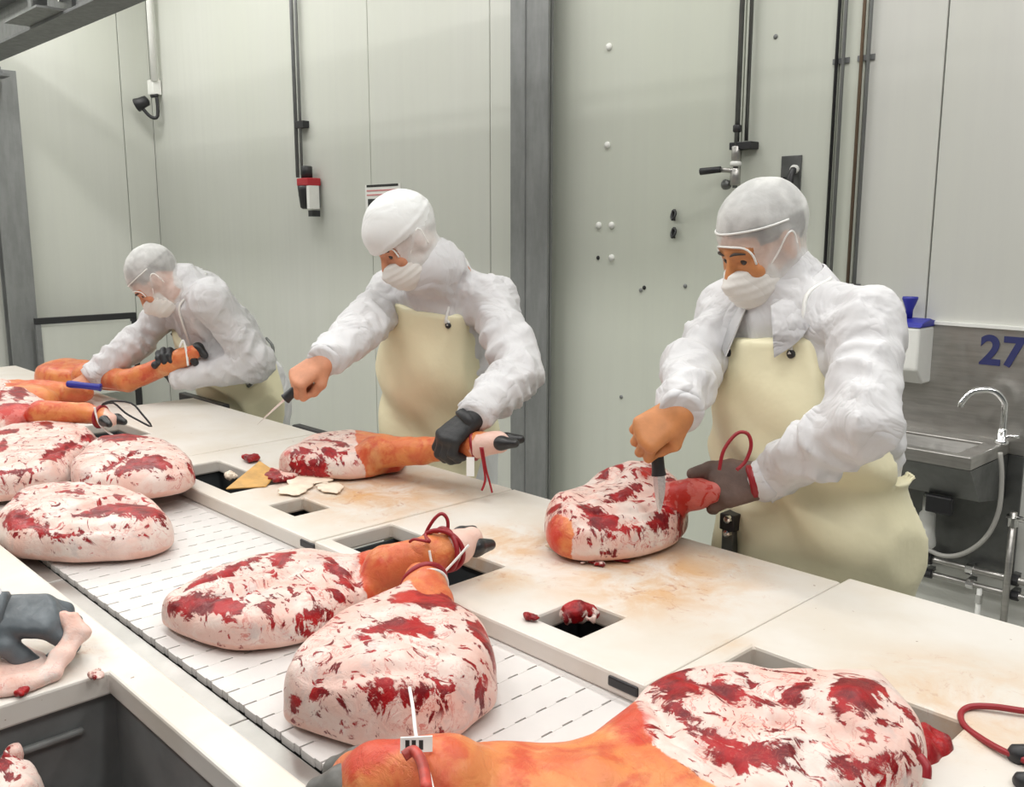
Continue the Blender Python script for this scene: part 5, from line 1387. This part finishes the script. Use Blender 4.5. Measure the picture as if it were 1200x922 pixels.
    if collar:
        HBn = np.stack([lx, fx, ax])
        for sg in (-1, 1):
            pts = [V(0.0, -0.075, 0.045), V(sg * 0.060, -0.040, 0.045), V(sg * 0.072, 0.010, 0.030), V(sg * 0.050, 0.062, 0.005), V(sg * 0.030, 0.090, -0.010)]
            low = [V(0.0, -0.100, 0.005), V(sg * 0.088, -0.055, -0.005), V(sg * 0.104, 0.030, -0.020), V(sg * 0.100, 0.100, -0.075), V(sg * 0.062, 0.135, -0.105)]
            a = catmull([neck + q @ HBn for q in pts], 4); b = catmull([neck + q @ HBn for q in low], 4)
            n_ = len(a); vs = []; fs = []
            for k in range(n_):
                o_ = nrm((a[k] + b[k]) / 2 - neck) * 0.004
                vs += [a[k], b[k], b[k] + o_ + V(0, 0, 0.003), a[k] + o_]
            for k in range(n_ - 1):
                for s_ in range(4):
                    fs.append((k * 4 + s_, k * 4 + (s_ + 1) % 4, (k + 1) * 4 + (s_ + 1) % 4, (k + 1) * 4 + s_))
            fs += [(0, 1, 2, 3), tuple((n_ - 1) * 4 + s_ for s_ in (3, 2, 1, 0))]
            MB().add(vs, fs).build('collar', M_COAT, coat, True)
    def trou(P):
        d = np.full(len(P), 1.0)
        for k, ft, sg in ((kneeL, footL, 1), (kneeR, footR, -1)):
            d = smin(d, smin(cone(P, pel + l * 0.09 * sg - u * 0.02, k, 0.105, 0.085), cone(P, k, ft + u * 0.12, 0.083, 0.078), 0.02), 0.03)
        return d + 0.006 * vnoise(P, 14, seed)
    cc_ = (footL + footR) / 2
    v, f_ = nets(trou, V(cc_[0] - 0.3, cc_[1] - 0.3, 0.1), V(cc_[0] + 0.3, cc_[1] + 0.3, hipz + 0.1), 0.014)
    mesh_obj('trousers', v, f_, M_COATB, body, True)
    for ft in (footL, footR):
        bf = lambda P: np.maximum(smin(cone(P, ft + u * 0.20, ft - u * 0.02, 0.066, 0.058), cone(P, ft - u * 0.035, ft + f * 0.15 - u * 0.045, 0.052, 0.045), 0.03), -P[:, 2])
        v, f_ = nets(bf, ft - 0.24, ft + 0.30, 0.009)
        v[:, 2] = np.maximum(v[:, 2], 0.001)
        mesh_obj('boot', v, f_, M_RUBBER, body, True)
    # ---- gloves
    for gi, key in enumerate(('L', 'R')):
        if gloves[gi] is None: continue
        fn, a, b, Bm = hands[gi]; w = J['w' + key]
        def gl(P):
            q = (P - w) @ Bm.T
            d = fn(P) - 0.0028 + 0.0012 * vnoise(P, 90, seed)
            return np.maximum(d, -0.035 - q[:, 1])
        v, f_ = nets(gl, a - 0.01, b + 0.01, 0.0029)
        g = mesh_obj('glove', v, f_, gloves[gi], body, True)
        MB().lathe([(0.030, -0.012), (0.035, -0.010), (0.036, 0.008), (0.030, 0.012)], w + Bm[1] * 0.024, Bm[1], 20).build('glove_cuff', M_RED if gloves[gi] is M_GLOVEN else gloves[gi], g, True)
    # ---- apron
    if apron:
        ztop, wz = bib[1], 0.0
        def abase(P): return torso(P, 0.0, True)
        def ap_fn(P):
            q = (P - pel) @ Bt.T
            hl = (P - pel) @ R3.T
            zt_ = TL - ztop                        # height of the bib top along the spine
            t_ = np.clip((zt_ - q[:, 2]) / 0.26, 0, 1)
            hw = bib[0] + (aw - bib[0]) * t_ ** 1.5
            fold = fold_a * np.sin(hl[:, 0] * 26 + hl[:, 2] * 30 + vnoise(P, 6, seed) * 4) * np.exp(-((q[:, 2] - 0.10) / 0.16) ** 2) + 0.011 * np.sin(hl[:, 0] * 38 + vnoise(P, 4, seed + 1) * 5) * np.clip(-hl[:, 2] / 0.2, 0, 1)
            d = abase(P) - 0.024 + fold + 0.006 * vnoise(P, 8, seed + 4)
            cnr = smax(np.abs(q[:, 0]) - hw, q[:, 2] - zt_, 0.02)
            d = smax(d, cnr, 0.006)
            return np.maximum.reduce([d, 0.30 - P[:, 2], np.where(q[:, 2] > 0.12, -q[:, 1] + 0.02, -hl[:, 1] - 0.06)])
        alo, ahi = np.minimum(pel, shc) - 0.36, np.maximum(pel, shc) + 0.36
        alo[2] = 0.26
        v, f_ = nets(ap_fn, alo, ahi, max(0.0078, res))
        ap = mesh_obj('apron', v, f_, M_APRON, body, True)
        def onap(x, z, o=0.003):
            P0 = pel + V(x, 0.4, z) @ Bt; dr = -Bt[1]; t_ = 0.0
            for _ in range(80):
                s_ = min(ap_fn((P0 + dr * t_)[None])[0], torso((P0 + dr * t_)[None])[0] - 0.006) - o
                if s_ < 0.0005: break
                t_ += max(s_ * 0.7, 0.0004)
            return P0 + dr * t_
        for sg in (-1, 1):
            p_ = onap(sg * (bib[0] - 0.028), TL - ztop - 0.028, 0.001)
            MB().lathe([(0.0085, -0.003), (0.0085, 0.003), (0.004, 0.004)], p_, fx, 12).build('eyelet', M_BLACK, ap, True)
            pts = [p_ + fx * 0.003] + [onap(sg * xx, zz) for xx, zz in ((bib[0] - 0.03, TL - ztop + 0.005), (0.092, TL - 0.02))] + [neck + lx * sg * 0.088 + fx * 0.055 + ax * 0.0, neck + lx * sg * 0.088 + ax * 0.020 - fx * 0.02, neck - fx * 0.085 + ax * 0.02 + lx * sg * 0.02]
            MB().tube(pts, 0.0042, 6, 5).build('neck_strap', M_TIE, ap, True)
        if strings:
            pts = [pel + lx * a + fx * b + ax * (c_ + 0.13) for a, b, c_ in strings]
            MB().tube(pts, 0.006, 6, 5).build('waist_string', M_STEELD, ap, True)
    return body, hands

def knife(label, grip, d, up, blade=0.15, group='boning knives in use', hm=None):
    """grip: centre of the handle, d: towards the tip, up: flat of the blade"""
    d = nrm(d); s = nrm(np.cross(d, up)); n = np.cross(s, d)
    t = thing('boning_knife', label, 'knife', tuple(grip), group)
    MB().tube([grip - d * 0.065, grip - d * 0.05, grip - d * 0.01, grip + d * 0.04, grip + d * 0.055], [0.010, 0.0135, 0.0120, 0.0125, 0.0145], 12, 3).build('handle', hm or M_BLACK, t, True)
    pts = []
    for k in range(9):
        x = k / 8; w = 0.011 * (1 - x ** 2.5) + 0.0006
        pts.append((0.055 + x * blade, w, 0.0013 * (1 - 0.8 * x), 0.006 * x * x))
    vs, fs = [], []
    for x, w, th_, lift in pts:
        c = grip + d * x + s * lift
        vs += [c + s * w, c + n * th_ + s * w * 0.3, c - s * w, c - n * th_ + s * w * 0.3]
    for k in range(len(pts) - 1):
        for q in range(4): fs.append((k * 4 + q, k * 4 + (q + 1) % 4, (k + 1) * 4 + (q + 1) % 4, (k + 1) * 4 + q))
    fs += [(3, 2, 1, 0), tuple((len(pts) - 1) * 4 + q for q in range(4))]
    MB().add(vs, fs).build('blade', M_BLADE, t)
    return t

CB = -CF
# ---- right worker
J = dict(pel=V(-0.935, 1.80, 0.96), sh=V(-0.985, 1.745, 1.405), half=0.165, eL=PY(1013, 494, 1.56), wL=PZ(897, 562, 1.095), eR=PY(812, 432, 1.60), wR=PY(799, 480, 1.43))
person('worker at the right in white coat and cream apron boning a ham with a knife', J, math.radians(10), (PY(894, 285, 1.68), math.radians(22), math.radians(28), math.radians(-2)),
       arms={'L': (-CR * 0.95 - CU * 0.18 + CF * 0.05, CB * 0.85 + CU * 0.3, (40, 40, 26), [(0.038, 0.058, -0.006), (0.043, 0.098, -0.006), (0.040, 0.134, -0.010)]),
             'R': (-CR * 0.78 - CU * 0.52 + CB * 0.1, CB * 0.8 + CU * 0.45, FIST, TH_GRIP)}, skin=M_SKINO, gloves=(M_GLOVEN, None), seed=2.0, bib=(0.108, 0.025), skw=(1.26, 0.158), aw=0.222)
w = J['wR']
gk = w + (-CR * 0.62 - CU * 0.56) * 0.075 + CF * 0.025
kd = nrm(CR * 0.10 - CU * 0.96 + CF * 0.1)
knife('boning knife in the right worker\'s bare fist cutting into the ham', gk + kd * 0.03, kd, CB, 0.075)

# ---- middle worker
J = dict(pel=V(-2.19, 1.79, 0.95), sh=V(-2.085, 1.715, 1.385), half=0.17, eL=PY(610, 436, 1.68), wL=PY(557, 486, 1.46), eR=PY(424, 386, 1.46), wR=PY(381, 421, 1.27))
person('worker in the middle with white cloth cap, cream apron and black glove', J, math.radians(-16), (PY(476, 281, 1.56), math.radians(12), math.radians(38), math.radians(3)), cap='cloth',
       arms={'L': (-CR * 0.72 - CU * 0.60 + CB * 0.15, CB * 0.55 + CU * 0.6 - CR * 0.35, (45, 55, 35), TH_GRIP), 'R': (-CR * 0.70 - CU * 0.55 + CB * 0.3, CB * 0.6 + CU * 0.7, FIST, TH_GRIP)},
       gloves=(M_GLOVEB, None), seed=5.0, bib=(0.125, 0.0), skw=(1.08, 0.132), wide=1.22, aw=0.185, fold_a=0.006, collar=False, hoodie=True)
w = J['wR']
gk = w + (-CR * 0.70 - CU * 0.55 + CB * 0.1) * 0.082 - CU * 0.018
knife('boning knife swung in the middle worker\'s right fist, tip down left', gk, -CR * 0.72 - CU * 0.62 + CF * 0.1, CU, 0.10)

# ---- left worker, bent over the bench
J = dict(pel=V(-3.40, 1.80, 0.97), sh=V(-3.30, 1.55, 1.335), eL=V(-3.06, 1.66, 1.10), wL=PY(207, 428, 1.45) - CU * 0.045 + CF * 0.012, eR=PY(158, 404, 1.40), wR=PZ(108, 440, 1.045))
person('far left worker in net hood bending forward over a pork leg', J, math.radians(8), (PY(184, 328, 1.42), math.radians(28), math.radians(50), 0.0),
       arms={'L': (CU * 0.9 - CR * 0.25, CF, (75, 58, 40), [(0.040, 0.040, -0.02), (0.050, 0.060, -0.045), (0.046, 0.06, -0.07)]), 'R': (-CR * 0.75 - CU * 0.45 + CB * 0.2, CU * 0.8 + CB * 0.3, (30, 35, 25), TH_OUT)},
       gloves=(M_GLOVEB, None), seed=9.0, res=0.0078, strings=[(0.20, 0.02, 0.0), (0.165, -0.09, 0.005), (0.08, -0.145, 0.01), (0.0, -0.15, 0.01)], bib=(0.125, 0.12), collar=False)
knife('boning knife with blue handle under the far left worker\'s hand', PZ(100, 452, 1.03), CR * 0.9 - CU * 0.1, CU, 0.12, hm=M_BLUE)

# ---- worker at the near bench, only the gloved hand reaches into the picture
wN = PZ(-22, 722, 1.025)
J = dict(pel=V(-2.02, -0.42, 0.96), sh=V(-1.86, -0.16, 1.37), eL=V(-1.85, 0.17, 1.12), wL=wN, eR=V(-1.50, -0.05, 1.12), wR=V(-1.50, 0.16, 1.03))
person('worker at the near bench, blue-grey gloved hand reaching in from the left edge', J, math.radians(-150), (V(-1.80, -0.06, 1.53), math.radians(-150), math.radians(30), 0.0),
       arms={'L': (CR * 0.93 + CF * 0.25 - CU * 0.05, CU * 0.85 + CB * 0.5, [(42, 62, 40), (40, 60, 40), (38, 58, 40), (34, 50, 35)], [(0.040, 0.040, -0.020), (0.046, 0.060, -0.040), (0.044, 0.075, -0.058)]),
             'R': (V(0.2, 0.9, -0.1), V(0, 0, 1), (30, 35, 25), TH_OUT)}, gloves=(M_GLOVEG, M_GLOVEG), seed=13.0, res=0.013)
# strip of fat in the glove
pp = [PZ(74, 722, 1.015), PZ(86, 742, 0.995), PZ(66, 768, 0.975), PZ(52, 790, 0.960), PZ(20, 802, 0.958), PZ(-40, 812, 0.956)]
rr = [0.009, 0.010, 0.009, 0.009, 0.012, 0.012]
def strip(P):
    d = np.full(len(P), 1.0)
    for i in range(len(pp) - 1): d = smin(d, cone(P, pp[i], pp[i + 1], rr[i], rr[i + 1]), 0.01)
    for i in range(len(pp) - 1): d = smin(d, cone(P, pp[i] + CR * 0.017, pp[i + 1] + CR * 0.015, rr[i] * 0.7, rr[i + 1] * 0.7), 0.01)
    d = smin(d, ell(P, PZ(5, 785, 0.955), (0.09, 0.06, 0.012)), 0.015)
    d = np.maximum(d, 0.951 - P[:, 2])
    return d + 0.004 * vnoise(P, 40, 3.0)
v, f_ = nets(strip, np.min(pp, 0) - 0.12, np.max(pp, 0) + 0.06, 0.003)
o = mesh_obj('fat_strip', v, f_, M_MEAT, None, True, {'lean': np.full(len(v), -0.05), 'skin': np.full(len(v), -1.0), 'side': np.full(len(v), 0.15), 'blood': np.full(len(v), -1.0)})
tag(o, 'pale strip of fat dangling from the blue-grey gloved hand', 'fat')
